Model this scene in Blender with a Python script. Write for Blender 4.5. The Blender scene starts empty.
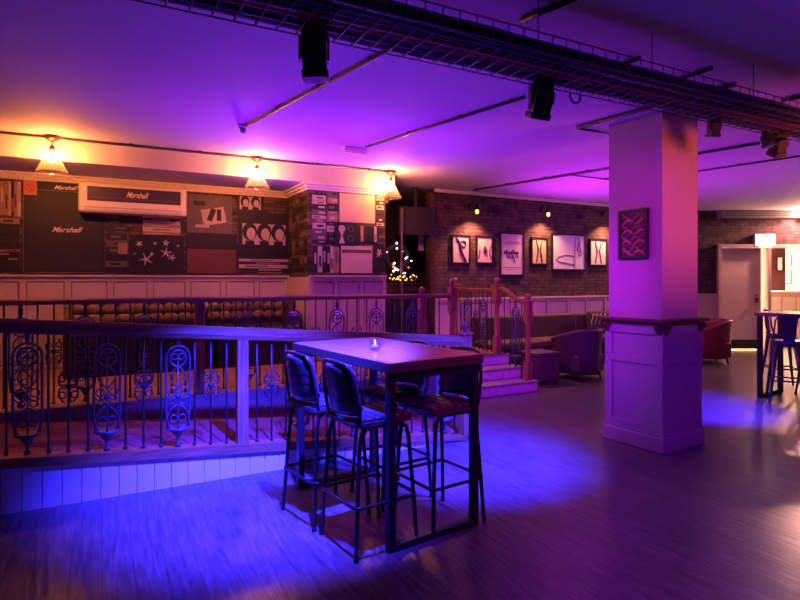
import bpy, bmesh, math, random
from mathutils import Vector, Matrix
random.seed(7)
PI = math.pi
C = bpy.context.scene.collection
# ---------------------------------------------------------------- survey of the room
# the room's axes are x (along the long walls) and y (towards them); the camera stands at x=y=0
A = math.radians(28.0); CA, SA = math.cos(A), math.sin(A)
F, CX, CY, H = 560.0, 400.0, 280.0, 1.53
ZC = 3.03                                    # ceiling height
def room(X, D):                              # camera-relative (right, ahead) -> room x, y
    return (X*CA + D*SA, -X*SA + D*CA)
def at_height(u, v, Z):
    D = (H-Z)*F/(v-CY); x, y = room((u-CX)/F*D, D); return Vector((x, y, Z))
def at_depth(u, v, D):
    x, y = room((u-CX)/F*D, D); return Vector((x, y, H-(v-CY)/F*D))
def on_wall(u, v, n):                        # point of the plane y = n
    k = (u-CX)/F; D = n/(CA-k*SA); x, y = room(k*D, D); return Vector((x, n, H-(v-CY)/F*D))

# ---------------------------------------------------------------- materials
MATS = {}
def nodes_of(m):
    return m.node_tree.nodes, m.node_tree.links
def mat(name, col, rough=.5, metal=0., noise=0., scale=8., bump=0., coat=0., trans=0., emit=None, estr=0.):
    if name in MATS: return MATS[name]
    m = bpy.data.materials.new(name); m.use_nodes = True
    N, L = nodes_of(m); b = N['Principled BSDF']
    b.inputs['Base Color'].default_value = (*col, 1); b.inputs['Roughness'].default_value = rough
    b.inputs['Metallic'].default_value = metal
    if coat: b.inputs['Coat Weight'].default_value = coat
    if trans: b.inputs['Transmission Weight'].default_value = trans
    if emit:
        b.inputs['Emission Color'].default_value = (*emit, 1); b.inputs['Emission Strength'].default_value = estr
    if noise or bump:
        tc = N.new('ShaderNodeTexCoord'); nz = N.new('ShaderNodeTexNoise')
        nz.inputs['Scale'].default_value = scale; nz.inputs['Detail'].default_value = 5
        L.new(tc.outputs['Object'], nz.inputs['Vector'])
        if noise:
            mx = N.new('ShaderNodeMixRGB')
            mx.inputs[1].default_value = (*[c*(1-noise) for c in col], 1)
            mx.inputs[2].default_value = (*[min(1, c*(1+noise)) for c in col], 1)
            L.new(nz.outputs['Fac'], mx.inputs[0]); L.new(mx.outputs[0], b.inputs['Base Color'])
        if bump:
            bp = N.new('ShaderNodeBump'); bp.inputs['Strength'].default_value = bump; bp.inputs['Distance'].default_value = .01
            L.new(nz.outputs['Fac'], bp.inputs['Height']); L.new(bp.outputs[0], b.inputs['Normal'])
    MATS[name] = m; return m
def thin_glass(name, col=(1, 1, 1), refl=.10):
    if name in MATS: return MATS[name]
    m = bpy.data.materials.new(name); m.use_nodes = True
    N, L = nodes_of(m); N.remove(N['Principled BSDF'])
    t = N.new('ShaderNodeBsdfTransparent'); t.inputs[0].default_value = (*col, 1)
    g = N.new('ShaderNodeBsdfGlossy'); g.inputs['Roughness'].default_value = .08
    lw = N.new('ShaderNodeLayerWeight'); lw.inputs[0].default_value = .25
    ma = N.new('ShaderNodeMath'); ma.operation = 'MULTIPLY_ADD'; ma.inputs[1].default_value = .45; ma.inputs[2].default_value = refl*.4
    mx = N.new('ShaderNodeMixShader'); L.new(lw.outputs['Facing'], ma.inputs[0]); L.new(ma.outputs[0], mx.inputs[0])
    L.new(t.outputs[0], mx.inputs[1]); L.new(g.outputs[0], mx.inputs[2]); L.new(mx.outputs[0], N['Material Output'].inputs[0])
    MATS[name] = m; return m
def frosted_glass(name, col, k):
    m = thin_glass(name, (1, .98, .95)); N, L = nodes_of(m); out = N['Material Output']; src = out.inputs[0].links[0].from_socket
    d = N.new('ShaderNodeBsdfTranslucent'); d.inputs[0].default_value = (*col, 1); mx = N.new('ShaderNodeMixShader'); mx.inputs[0].default_value = k
    L.new(src, mx.inputs[1]); L.new(d.outputs[0], mx.inputs[2]); L.new(mx.outputs[0], out.inputs[0]); return m
def wood(name, c1, c2, rough=.4, stretch=(1, 12, 12), scale=3., coat=0.):
    if name in MATS: return MATS[name]
    m = bpy.data.materials.new(name); m.use_nodes = True
    N, L = nodes_of(m); b = N['Principled BSDF']
    tc = N.new('ShaderNodeTexCoord'); mp = N.new('ShaderNodeMapping'); mp.inputs['Scale'].default_value = stretch
    nz = N.new('ShaderNodeTexNoise'); nz.inputs['Scale'].default_value = scale; nz.inputs['Detail'].default_value = 8; nz.inputs['Distortion'].default_value = .6
    cr = N.new('ShaderNodeValToRGB'); cr.color_ramp.elements[0].position = .3; cr.color_ramp.elements[1].position = .72
    cr.color_ramp.elements[0].color = (*c1, 1); cr.color_ramp.elements[1].color = (*c2, 1)
    bp = N.new('ShaderNodeBump'); bp.inputs['Strength'].default_value = .15; bp.inputs['Distance'].default_value = .004
    L.new(tc.outputs['Object'], mp.inputs[0]); L.new(mp.outputs[0], nz.inputs['Vector']); L.new(nz.outputs['Fac'], cr.inputs[0])
    L.new(cr.outputs[0], b.inputs['Base Color']); L.new(nz.outputs['Fac'], bp.inputs['Height']); L.new(bp.outputs[0], b.inputs['Normal'])
    b.inputs['Roughness'].default_value = rough
    if coat: b.inputs['Coat Weight'].default_value = coat
    MATS[name] = m; return m
def tiled(name, order, c1, c2, mortar, bw, rh, ms, rough, bump=.4, noise=.35, spec=None, nstretch=(1, 1, 1), nscale=6.):
    """brick texture laid over two of the object axes: masonry courses or floor planks"""
    if name in MATS: return MATS[name]
    m = bpy.data.materials.new(name); m.use_nodes = True
    N, L = nodes_of(m); b = N['Principled BSDF']
    tc = N.new('ShaderNodeTexCoord'); sp = N.new('ShaderNodeSeparateXYZ'); cb = N.new('ShaderNodeCombineXYZ')
    L.new(tc.outputs['Object'], sp.inputs[0]); L.new(sp.outputs[order[0]], cb.inputs[0]); L.new(sp.outputs[order[1]], cb.inputs[1])
    br = N.new('ShaderNodeTexBrick'); br.inputs['Color1'].default_value = (*c1, 1); br.inputs['Color2'].default_value = (*c2, 1)
    br.inputs['Mortar'].default_value = (*mortar, 1); br.inputs['Scale'].default_value = 1
    br.inputs['Brick Width'].default_value = bw; br.inputs['Row Height'].default_value = rh; br.inputs['Mortar Size'].default_value = ms
    br.inputs['Mortar Smooth'].default_value = .3; br.inputs['Bias'].default_value = -.1
    L.new(cb.outputs[0], br.inputs['Vector'])
    mp = N.new('ShaderNodeMapping'); mp.inputs['Scale'].default_value = nstretch
    nz = N.new('ShaderNodeTexNoise'); nz.inputs['Scale'].default_value = nscale; nz.inputs['Detail'].default_value = 7
    L.new(tc.outputs['Object'], mp.inputs[0]); L.new(mp.outputs[0], nz.inputs['Vector'])
    mr = N.new('ShaderNodeMapRange'); mr.inputs[1].default_value = .25; mr.inputs[2].default_value = .75
    mr.inputs[3].default_value = 1-noise; mr.inputs[4].default_value = 1+noise
    L.new(nz.outputs['Fac'], mr.inputs[0])
    mx = N.new('ShaderNodeVectorMath'); mx.operation = 'MULTIPLY'
    L.new(br.outputs['Color'], mx.inputs[0]); L.new(mr.outputs[0], mx.inputs[1]); L.new(mx.outputs[0], b.inputs['Base Color'])
    ad = N.new('ShaderNodeMath'); ad.operation = 'MULTIPLY_ADD'; ad.inputs[1].default_value = -1.0
    L.new(br.outputs['Fac'], ad.inputs[0]); L.new(nz.outputs['Fac'], ad.inputs[2])
    bp = N.new('ShaderNodeBump'); bp.inputs['Strength'].default_value = bump; bp.inputs['Distance'].default_value = .01
    L.new(ad.outputs[0], bp.inputs['Height']); L.new(bp.outputs[0], b.inputs['Normal'])
    b.inputs['Roughness'].default_value = rough
    if spec is not None: b.inputs['Specular IOR Level'].default_value = spec
    MATS[name] = m; return m

M_floor = tiled('floor planks', (1, 0), (.125, .105, .105), (.095, .080, .082), (.06, .05, .05), 1.3, .15, .003, .28, bump=.12, noise=.65, nstretch=(14, 1.2, 1), nscale=3.)
M_platform = tiled('platform boards', (0, 1), (.42, .22, .10), (.33, .17, .08), (.08, .04, .02), 1.4, .13, .004, .4, bump=.15, noise=.3, nstretch=(1.2, 14, 1), nscale=3.)
M_brick = tiled('brickwork', (0, 2), (.125, .046, .060), (.058, .024, .038), (.040, .022, .034), .20, .063, .008, .85, bump=.6, noise=.75, nscale=7.)
M_dim = mat('aubergine wall paint', (.10, .06, .09), .7, noise=.1, scale=3.)
M_ceiling = mat('ceiling paint', (.50, .47, .50), .8, noise=.06, scale=2.)
M_paint = mat('magnolia paint', (.70, .58, .52), .7, noise=.05, scale=3.)
M_wallpaper = tiled('dark wallpaper', (0, 2), (.020, .014, .016), (.15, .085, .06), (.010, .008, .009), .21, .047, .004, .7, bump=.05, noise=.75, nscale=11.)
M_dado = mat('cream painted panelling', (.62, .47, .40), .5, noise=.05, scale=4.)
M_groove = mat('panel groove', (.22, .15, .13), .6)
M_cornice = mat('cream cornice', (.78, .66, .56), .5)
M_white = mat('painted boards', (.70, .68, .70), .5, noise=.08, scale=5.)
M_carpet = mat('red carpet', (.20, .05, .06), .95, noise=.45, scale=25., bump=.5)
M_rail = wood('varnished oak rail', (.20, .075, .03), (.42, .19, .085), .35, (1, 14, 14), 3.)
M_post = wood('varnished oak post', (.22, .09, .04), (.44, .21, .10), .38, (14, 14, 1), 3.)
M_iron = mat('wrought iron', (.045, .045, .06), .38, .55)
M_iron2 = mat('grey cast iron', (.10, .10, .15), .4, .45)
M_black = mat('black metal', (.022, .022, .026), .38, .4)
M_frame = mat('black tube steel', (.03, .03, .035), .3, .6)
M_top = wood('reclaimed table planks', (.30, .17, .11), (.52, .34, .24), .33, (1.2, 14, 14), 3.5)
M_top_edge = M_top
M_leather = mat('dark brown leather', (.055, .035, .03), .36, noise=.3, scale=12., bump=.15)
M_shell = mat('dark stool shell', (.06, .045, .045), .3, noise=.2, scale=8.)
M_plaster = mat('pillar plaster', (.40, .30, .30), .75, noise=.05, scale=4., bump=.05)
M_clad = mat('pillar panelling', (.36, .30, .31), .5, noise=.06, scale=4.)
M_ledge = wood('dark wood ledge', (.07, .03, .025), (.15, .07, .05), .3)
M_red = mat('red leather', (.26, .03, .05), .38, noise=.2, scale=7., bump=.08)
M_purple = mat('plum upholstery', (.10, .03, .075), .55, noise=.2, scale=9.)
M_bench = mat('black leatherette', (.03, .024, .024), .38, noise=.3, scale=9., bump=.1)
M_pattern = mat('bronze buttoned fabric', (.20, .12, .06), .5, noise=.75, scale=22.)
M_brownseat = mat('brown patterned upholstery', (.11, .06, .045), .7, noise=.7, scale=26.)
M_darkwood = wood('dark wood', (.05, .025, .015), (.13, .06, .035), .35)
M_pipe = mat('grey conduit', (.10, .075, .085), .4, .3)
M_brass = mat('aged brass', (.30, .17, .07), .35, .8)
M_glass = thin_glass('clear glass', (.9, .9, .95), .2)
M_bulb = mat('lit warm bulb', (1, .8, .5), .4, emit=(1, .28, .065), estr=1100.)
M_edison = mat('lit amber bulb', (1, .6, .3), .4, emit=(1, .30, .05), estr=7.)
M_fairy_w = mat('white fairy bulb', (1, .9, .9), .4, emit=(1, .72, .70), estr=5.)
M_fairy_y = mat('amber fairy bulb', (1, .7, .3), .4, emit=(1, .42, .06), estr=3.)
M_fairy_v = mat('violet fairy bulb', (.7, .4, 1), .4, emit=(.45, .2, 1), estr=6.)
M_fairy_r = mat('red fairy bulb', (1, .2, .1), .4, emit=(1, .10, .06), estr=5.)
M_exit = mat('lit sign diffuser', (1, 1, .9), .4, emit=(1, .95, .72), estr=7.)
M_print = mat('black print', (.010, .008, .011), .6)
M_print2 = mat('charcoal print', (.022, .017, .021), .6, noise=.5, scale=30.)
M_pale = mat('pale print', (.50, .38, .35), .6, noise=.1, scale=20.)
M_tan = mat('tan print', (.32, .18, .11), .6, noise=.3, scale=20.)
M_rust = mat('rust grille print', (.14, .05, .045), .7, noise=.3, scale=60.)
M_grey = mat('grey print', (.12, .09, .09), .6, noise=.4, scale=16.)
M_redp = mat('red print', (.55, .10, .07), .6)
M_skin = mat('pale face print', (.52, .39, .37), .6)
M_paper = mat('white art paper', (.92, .87, .86), .5)
M_paperp = mat('pink art paper', (.80, .50, .52), .5)
M_papery = mat('yellow art paper', (.72, .52, .30), .5)
M_ink = mat('dark ink', (.04, .02, .05), .6)
M_inkg = mat('grey ink', (.32, .27, .28), .6)
M_gold = mat('gold lettering', (.85, .70, .55), .4)
M_gloss_white = mat('white plastic', (.75, .68, .62), .35)
M_screen = mat('dark screen', (.008, .008, .010), .45)
M_cabR = mat('red cable', (.28, .015, .03), .5)
M_cabB = mat('black cable', (.014, .014, .018), .5)
M_cabN = mat('navy cable', (.02, .03, .08), .5)
M_wire = mat('zinc wire', (.16, .15, .17), .45, .7)
M_fir = mat('dark fir needles', (.012, .03, .018), .8, noise=.5, scale=30.)
M_skirt = mat('dark skirting', (.03, .025, .03), .5)
M_door = mat('pink cream door', (.66, .47, .44), .5, noise=.04, scale=3.)
M_blue_metal = mat('gunmetal stool steel', (.11, .11, .16), .28, .85)
M_wax = mat('candle wax', (.9, .85, .75), .5)
M_flame = mat('candle flame', (1, .7, .3), .5, emit=(1, .55, .15), estr=14.)
M_lens = mat('spot lens', (.25, .3, .45), .05, 0)

# ---------------------------------------------------------------- mesh helpers
def add_box(bm, c, s, rz=0., mi=0, bev=0., rot=None):
    M = Matrix.Translation(Vector(c)) @ (rot if rot is not None else Matrix.Rotation(rz, 4, 'Z')) @ Matrix.Diagonal((s[0], s[1], s[2], 1))
    r = bmesh.ops.create_cube(bm, size=1., matrix=M)
    vs = r['verts']; fs = {f for v in vs for f in v.link_faces}
    for f in fs: f.material_index = mi
    if bev:
        es = list({e for v in vs for e in v.link_edges})
        r2 = bmesh.ops.bevel(bm, geom=es, offset=bev, segments=3, profile=.5, affect='EDGES', clamp_overlap=True)
        for f in r2['faces']: f.material_index = mi; f.smooth = True
def add_tube(bm, pts, r, seg=8, mi=0, closed=False, caps=True):
    pts = [Vector(p) for p in pts]; n = len(pts)
    rr = r if isinstance(r, (list, tuple)) else [r]*n
    rings = []; up = None
    for i, p in enumerate(pts):
        if closed: t = pts[(i+1) % n]-pts[i-1]
        else: t = pts[min(i+1, n-1)]-pts[max(i-1, 0)]
        if t.length < 1e-9: t = Vector((0, 0, 1))
        t.normalize()
        if up is None:
            up = Vector((0, 0, 1)) if abs(t.z) < .9 else Vector((1, 0, 0))
        a = t.cross(up)
        if a.length < 1e-4: a = t.cross(Vector((0, 1, 0)))
        a.normalize(); b = a.cross(t).normalized(); up = b
        rings.append([bm.verts.new(p + a*rr[i]*math.cos(2*PI*k/seg) + b*rr[i]*math.sin(2*PI*k/seg)) for k in range(seg)])
    m = n if closed else n-1
    for i in range(m):
        r0, r1 = rings[i], rings[(i+1) % n]
        off = 0
        if closed and i == n-1:
            off = min(range(seg), key=lambda q: (r0[0].co-r1[q].co).length)
        for k in range(seg):
            f = bm.faces.new((r0[k], r0[(k+1) % seg], r1[(k+1+off) % seg], r1[(k+off) % seg])); f.material_index = mi; f.smooth = True
    if caps and not closed:
        for q in (list(reversed(rings[0])), rings[-1]):
            f = bm.faces.new(q); f.material_index = mi
def add_lathe(bm, prof, c=(0, 0, 0), seg=16, mi=0, smooth=True, M=None):
    c = Vector(c); rings = []
    for r, z in prof:
        ring = []
        for k in range(seg):
            p = Vector((max(r, 1e-4)*math.cos(2*PI*k/seg), max(r, 1e-4)*math.sin(2*PI*k/seg), z))
            if M is not None: p = M @ p
            ring.append(bm.verts.new(c+p))
        rings.append(ring)
    for a, b in zip(rings, rings[1:]):
        for k in range(seg):
            f = bm.faces.new((a[k], a[(k+1) % seg], b[(k+1) % seg], b[k])); f.material_index = mi; f.smooth = smooth
    for q in (list(reversed(rings[0])), rings[-1]):
        f = bm.faces.new(q); f.material_index = mi
def add_prism(bm, poly, axis, a, b, mi=0):
    """poly: 2D outline, extruded along axis ('x','y','z') from a to b"""
    def P(p, t): return {'x': (t, p[0], p[1]), 'y': (p[0], t, p[1]), 'z': (p[0], p[1], t)}[axis]
    v0 = [bm.verts.new(P(p, a)) for p in poly]; v1 = [bm.verts.new(P(p, b)) for p in poly]; n = len(poly)
    fs = [bm.faces.new(v0), bm.faces.new(list(reversed(v1)))]
    for i in range(n): fs.append(bm.faces.new((v0[i], v1[i], v1[(i+1) % n], v0[(i+1) % n])))
    for f in fs: f.material_index = mi
    bmesh.ops.recalc_face_normals(bm, faces=fs)
def add_ball(bm, c, r, mi=0, seg=10, scale=(1, 1, 1)):
    Mx = Matrix.Translation(Vector(c)) @ Matrix.Diagonal((*scale, 1))
    q = bmesh.ops.create_uvsphere(bm, u_segments=seg, v_segments=max(6, seg*2//3), radius=r, matrix=Mx)
    for f in {f for v in q['verts'] for f in v.link_faces}: f.material_index = mi; f.smooth = True
def ring(c, r, plane='xz', n=14, sx=1., sz=1., a0=0, a1=2*PI):
    c = Vector(c); full = abs(a1-a0-2*PI) < 1e-6
    k = n if full else n+1
    out = []
    for i in range(k):
        t = a0+(a1-a0)*i/n
        p = (r*sx*math.cos(t), r*sz*math.sin(t))
        out.append(c+(Vector((p[0], 0, p[1])) if plane == 'xz' else Vector((p[0], p[1], 0)) if plane == 'xy' else Vector((0, p[0], p[1]))))
    return out
def obj(name, bm, m, parent=None, loc=None, rz=0.):
    me = bpy.data.meshes.new(name)
    bm.normal_update(); bm.to_mesh(me); bm.free()
    for q in (m if isinstance(m, (list, tuple)) else [m]): me.materials.append(q)
    o = bpy.data.objects.new(name, me); C.objects.link(o)
    if parent is not None: o.parent = parent
    if loc is not None: o.location = loc
    if rz: o.rotation_euler.z = rz
    return o
def tag(o, label, cat, group=None, kind=None):
    o['label'] = label; o['category'] = cat
    if group: o['group'] = group
    if kind: o['kind'] = kind
    return o
def struct(name, bm, m, label=None, parent=None):
    o = obj(name, bm, m, parent)
    if parent is None:
        o['kind'] = 'structure'
        if label: o['label'] = label
    return o
def thing(name, label, cat, loc=(0, 0, 0), rz=0., group=None):
    o = bpy.data.objects.new(name, None); C.objects.link(o); o.empty_display_size = .1
    o.location = loc; o.rotation_euler = (0, 0, rz); return tag(o, label, cat, group)
def copy_part(src, name, parent, loc=(0, 0, 0), rz=0.):
    c = bpy.data.objects.new(name, src.data); C.objects.link(c); c.parent = parent; c.location = loc; c.rotation_euler = (0, 0, rz); return c
def copy_tree(o, parent=None):
    c = o.copy(); C.objects.link(c); c.parent = parent
    for ch in list(o.children): copy_tree(ch, c)
    return c
def B(): return bmesh.new()
def text_mesh(name, body, size, m, parent=None, loc=(0, 0, 0), rot=(PI/2, 0, 0), shear=.35, ext=.002, sx=1.):
    cu = bpy.data.curves.new(name, 'FONT'); cu.body = body; cu.size = size; cu.shear = shear; cu.extrude = ext
    cu.align_x = 'CENTER'; cu.align_y = 'CENTER'; cu.offset = size*.012
    t = bpy.data.objects.new(name, cu); C.objects.link(t)
    bpy.context.view_layer.update()
    me = bpy.data.meshes.new_from_object(t.evaluated_get(bpy.context.evaluated_depsgraph_get()))
    bpy.data.objects.remove(t); bpy.data.curves.remove(cu)
    me.materials.clear(); me.materials.append(m); me.name = name
    o = bpy.data.objects.new(name, me); C.objects.link(o); o.parent = parent
    o.location = loc; o.rotation_euler = rot; o.scale = (sx, 1, 1); return o

# ================================================================ THE SETTING
N_WALL, N_BREAST, N_BULK, N_BRICK = 8.02, 7.10, 7.02, 7.85
N_RAMP, N_PLAT, PZ = 4.44, 5.56, .45
def ramp_z(x): return max(0., min(PZ, .36-.078*(x+.59) if x < 2.7 else .103-.206*(x-2.7)))

bm = B(); add_box(bm, (6.5, 4.5, -.05), (24, 22, .1)); struct('floor', bm, M_floor)
bm = B(); add_box(bm, (6.5, 4.5, ZC+.05), (24, 22, .1)); struct('ceiling', bm, M_ceiling)
# papered wall behind the platform, and its far return
bm = B(); add_box(bm, (-.62, N_WALL+.1, ZC/2), (6.06, .2, ZC)); wl = struct('wall_left', bm, M_wallpaper)
bm = B(); add_box(bm, (-3.6, 2., ZC/2), (.2, 12.4, ZC)); struct('wall_side', bm, M_dim)
bm = B(); add_box(bm, (6.9, -4.1, ZC/2), (21., .2, ZC)); struct('wall_back', bm, M_dim)
bm = B(); add_box(bm, (17.3, .2, ZC/2), (.2, 9.0, ZC)); struct('wall_right', bm, M_dim)
# the wall's breast that steps forward
BR0, BR1 = 2.41, 3.54
bm = B(); add_box(bm, ((BR0+BR1)/2, (N_BREAST+N_WALL+.2)/2, ZC/2), (BR1-BR0, N_WALL+.2-N_BREAST, ZC)); struct('wall_breast', bm, M_wallpaper)
# brick wall
BX0 = 4.80
bm = B(); add_box(bm, ((BX0+11.3)/2, N_BRICK+.1, ZC/2), (11.3-BX0, .2, ZC)); struct('wall_brick', bm, M_brick)
# alcove behind the opening between breast and brick wall
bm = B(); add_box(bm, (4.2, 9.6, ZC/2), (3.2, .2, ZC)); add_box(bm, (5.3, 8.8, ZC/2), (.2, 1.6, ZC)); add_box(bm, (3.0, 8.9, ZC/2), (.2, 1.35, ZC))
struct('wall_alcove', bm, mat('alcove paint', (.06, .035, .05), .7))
bm = B(); add_box(bm, (BX0-.05, N_BRICK+.02, 1.5), (.09, .14, 2.9)); struct('trim_1', bm, M_darkwood)
# bulkhead over the platform wall
bm = B(); add_box(bm, (.03, (N_BULK+N_WALL)/2, (2.81+ZC)/2), (7.24, N_WALL-N_BULK, ZC-2.81)); struct('bulkhead', bm, M_paint)
# cornice, stepped profile, follows wall, return and breast
bm = B()
for (d, z0, z1) in ((.03, 2.725, 2.755), (.06, 2.755, 2.785), (.10, 2.785, 2.81)):
    add_box(bm, (-.62, N_WALL-d/2, (z0+z1)/2), (6.06, d, z1-z0))
    add_box(bm, (BR0-d/2, (N_BREAST+N_WALL)/2, (z0+z1)/2), (d, N_WALL-N_BREAST, z1-z0))
    add_box(bm, ((BR0+BR1)/2-d/2, N_BREAST-d/2, (z0+z1)/2), (BR1-BR0+d, d, z1-z0))
struct('trim_2', bm, M_cornice)
bm = B(); add_box(bm, ((BX0+11.2)/2, N_BRICK-.02, ZC-.03), (11.2-BX0, .05, .05)); struct('trim_3', bm, M_cornice)

def panelling(name, x0, x1, n, z0, z1, pitch, m=M_dado, inset=.055):
    """painted panelling: backing, stiles and rails standing proud, and a cap"""
    bm = B(); add_box(bm, ((x0+x1)/2, n-.008, (z0+z1)/2), (x1-x0, .016, z1-z0))
    h = inset
    for z in (z0+h/2, z1-h/2): add_box(bm, ((x0+x1)/2, n-.022, z), (x1-x0, .014, h))
    k = max(1, round((x1-x0)/pitch)); w = (x1-x0)/k
    for i in range(k+1):
        add_box(bm, (min(max(x0+i*w, x0+h/2), x1-h/2), n-.022, (z0+z1)/2), (h, .014, z1-z0-2*h))
    for i in range(k):      # thin bead round each sunk panel
        xa, xb = x0+i*w+h/2+.012, x0+(i+1)*w-h/2-.012
        for z in (z0+h+.01, z1-h-.01): add_box(bm, ((xa+xb)/2, n-.0175, z), (xb-xa, .004, .012), mi=1)
        for x in (xa, xb): add_box(bm, (x, n-.0175, (z0+z1)/2), (.012, .004, z1-z0-2*h-.02), mi=1)
    add_box(bm, ((x0+x1)/2, n-.03, z1+.012), (x1-x0, .06, .025))
    return struct(name, bm, [m, M_groove])
panelling('trim_4', -3.62, BR0-.002, N_WALL, PZ+.01, 1.57, .46)
panelling('trim_5', BR0, BR1, N_BREAST, PZ+.01, 1.57, .38)
bm = B(); add_box(bm, (BR0-.012, (N_BREAST+N_WALL)/2-.02, 1.01), (.024, N_WALL-N_BREAST, 1.12)); struct('trim_6', bm, M_dado)
panelling('trim_7', BX0+.0, 11.2, N_BRICK, .02, 1.20, .48, mat('cream panelling lit copy', (.88, .70, .60), .5, noise=.05, scale=4.))  # the same cream, lightened so its colour carries the strong light here

# platform, ramp and steps
STX0, STX1 = 3.74, 5.28
bm = B()
add_box(bm, ((-3.5+STX0)/2, (N_PLAT+9.5)/2, PZ/2), (STX0+3.5, 9.5-N_PLAT, PZ))
add_box(bm, ((STX0+STX1)/2, (6.52+9.5)/2, PZ/2), (STX1-STX0, 9.5-6.52, PZ))
add_box(bm, (-3.0, 5.0, PZ/2), (1.0, 1.1, PZ))
struct('platform', bm, M_platform)
bm = B(); add_box(bm, ((-3.5+STX0)/2, N_PLAT-.012, .23), (STX0+3.5, .024, .44)); struct('trim_8', bm, mat('platform fascia', (.26, .20, .21), .55, noise=.2, scale=5.))
bm = B()
xe = 3.2
add_prism(bm, [(-2.5, 0), (-2.5, ramp_z(-2.5)), (-1.743, PZ), (2.7, .103), (xe, 0.001), (xe, 0)], 'y', N_RAMP+.02, N_PLAT-.024)
struct('ramp', bm, M_carpet)
bm = B()                                     # tongue-and-groove boards on the ramp's side
x = -3.0
while x < xe-.12:
    za, zb = ramp_z(x), ramp_z(x+.115)
    add_prism(bm, [(x+.004, 0), (x+.111, 0), (x+.111, max(.003, zb-.05)), (x+.004, max(.003, za-.05))], 'y', N_RAMP, N_RAMP+.02)
    x += .115
add_prism(bm, [(-3.0, 0), (2.7, 0), (2.7, .053), (-1.743, .40), (-3., .40)], 'y', N_RAMP+.012, N_RAMP+.021)
struct('trim_9', bm, M_white)
bm = B(); add_prism(bm, [(-3, PZ-.055), (-1.743, PZ-.055), (2.7, .048), (3.08, .0), (3.08, .03), (2.7, .115), (-1.743, PZ+.012), (-3, PZ+.012)], 'y', N_RAMP-.03, N_RAMP+.09)
struct('trim_10', bm, M_rail)
bm = B()
for i, (ya, z) in enumerate(((5.92, .15), (6.22, .30), (6.52, .45))):
    yb = 6.53 if i < 2 else 6.60
    add_box(bm, ((STX0+STX1)/2, (ya+yb)/2, z/2-.015), (STX1-STX0, yb-ya, z-.03), mi=0)
    for k in range(13):                      # vertical boards of the riser
        w = (STX1-STX0)/13
        add_box(bm, (STX0+w*(k+.5), ya-.006, z-.075), (w-.008, .014, .118), mi=0)
    add_box(bm, ((STX0+STX1)/2, (ya+yb)/2-.012, z-.015), (STX1-STX0+.03, yb-ya+.03, .03), mi=1)
struct('steps', bm, [M_white, mat('step tread', (.34, .26, .28), .5, noise=.2, scale=6.)])

# ---------------------------------------------------------------- pillar
AP = math.radians(-28+32)
px_, py_ = room(2.405, 5.333)
bm = B(); add_box(bm, (0, 0, ZC/2), (.555, .555, ZC))
pil = struct('pillar', bm, M_plaster); pil.location = (px_, py_, 0); pil.rotation_euler.z = AP
bm = B()
add_box(bm, (0, 0, .575), (.58, .58, 1.15))
for sx, sy in ((0, -1), (1, 0), (-1, 0), (0, 1)):
    R = Matrix.Rotation(math.atan2(sy, sx)+PI/2, 4, 'Z')
    for c, s in (((-.262, -.297, .6), (.075, .018, .95)), ((.262, -.297, .6), (.075, .018, .95)), ((0, -.297, 1.09), (.45, .018, .10)), ((0, -.297, .80), (.45, .018, .06)), ((0, -.297, .17), (.45, .018, .10))):
        p = R @ Vector(c); add_box(bm, p, s, rot=R)
obj('panelling', bm, M_clad, pil)
bm = B(); add_box(bm, (0, 0, .07), (.645, .645, .14), bev=.012); add_box(bm, (0, 0, .15), (.625, .625, .03)); obj('skirting', bm, M_clad, pil)
bm = B(); add_box(bm, (0, 0, 1.165), (.70, .70, .032), bev=.008); add_box(bm, (0, 0, 1.137), (.64, .64, .03)); obj('ledge', bm, M_ledge, pil)
for k, (x, y) in enumerate(((-.27, -.325), (.27, -.325), (.325, -.27), (.325, .27), (-.325, -.27), (-.325, .27))):
    bm = B()
    R = Matrix.Rotation(0 if abs(y) > .3 else (PI/2 if x > 0 else -PI/2), 4, 'Z')
    q = [(-.005, 1.128), (-.055, 1.128), (-.055, 1.10), (-.03, 1.075), (-.025, 1.05), (-.005, 1.04)]
    add_prism(bm, q, 'x', -.022, .022)
    o = obj('corbel', bm, M_ledge, pil); o.rotation_euler.z = R.to_euler().z
    o.location = (x, -.30, 0) if abs(y) > .3 else ((.30, y, 0) if x > 0 else (-.30, y, 0))

# picture on the pillar (left face)
t = thing('framed_picture', 'dark framed abstract picture of wavy bands hung on the pillar', 'picture')
t.location = Matrix.Translation((px_, py_, 0)) @ Matrix.Rotation(AP, 4, 'Z') @ Vector((-.2775, 0, 0)); t.rotation_euler.z = AP-PI/2
def art_frame(parent, w, h, z, m_art, depth=.03, fw=.022, mf=M_black, marks=(), m_mark=M_ink):
    """frame hung facing -y of its parent, centred at height z"""
    bm = B()
    for c, s in (((0, -depth/2, z+h/2-fw/2), (w, depth, fw)), ((0, -depth/2, z-h/2+fw/2), (w, depth, fw)), ((-w/2+fw/2, -depth/2, z), (fw, depth, h-2*fw)), ((w/2-fw/2, -depth/2, z), (fw, depth, h-2*fw))): add_box(bm, c, s)
    obj('frame', bm, mf, parent)
    bm = B(); add_box(bm, (0, -depth*.3, z), (w-2*fw+.002, depth*.5, h-2*fw+.002))
    for f in marks: f(bm, w-2*fw, h-2*fw, z, -depth*.55-.001)
    return obj('print', bm, [m_art]+(m_mark if isinstance(m_mark, list) else [m_mark]), parent)
def mk_abstract(mo):
    def g(bm, w, h, z, y):
        rnd = random.Random(5)
        for k in range(12):
            zc = z-h*.42+h*.84*k/11
            pts = [(-w*.46+w*.92*i/8, y, zc+.022*math.sin(i*1.3+k*1.9)) for i in range(9)]
            add_tube(bm, pts, [.004+.010*abs(math.sin(i*.8+k)) for i in range(9)], 6, mi=1+k % 3)
    return g
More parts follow.
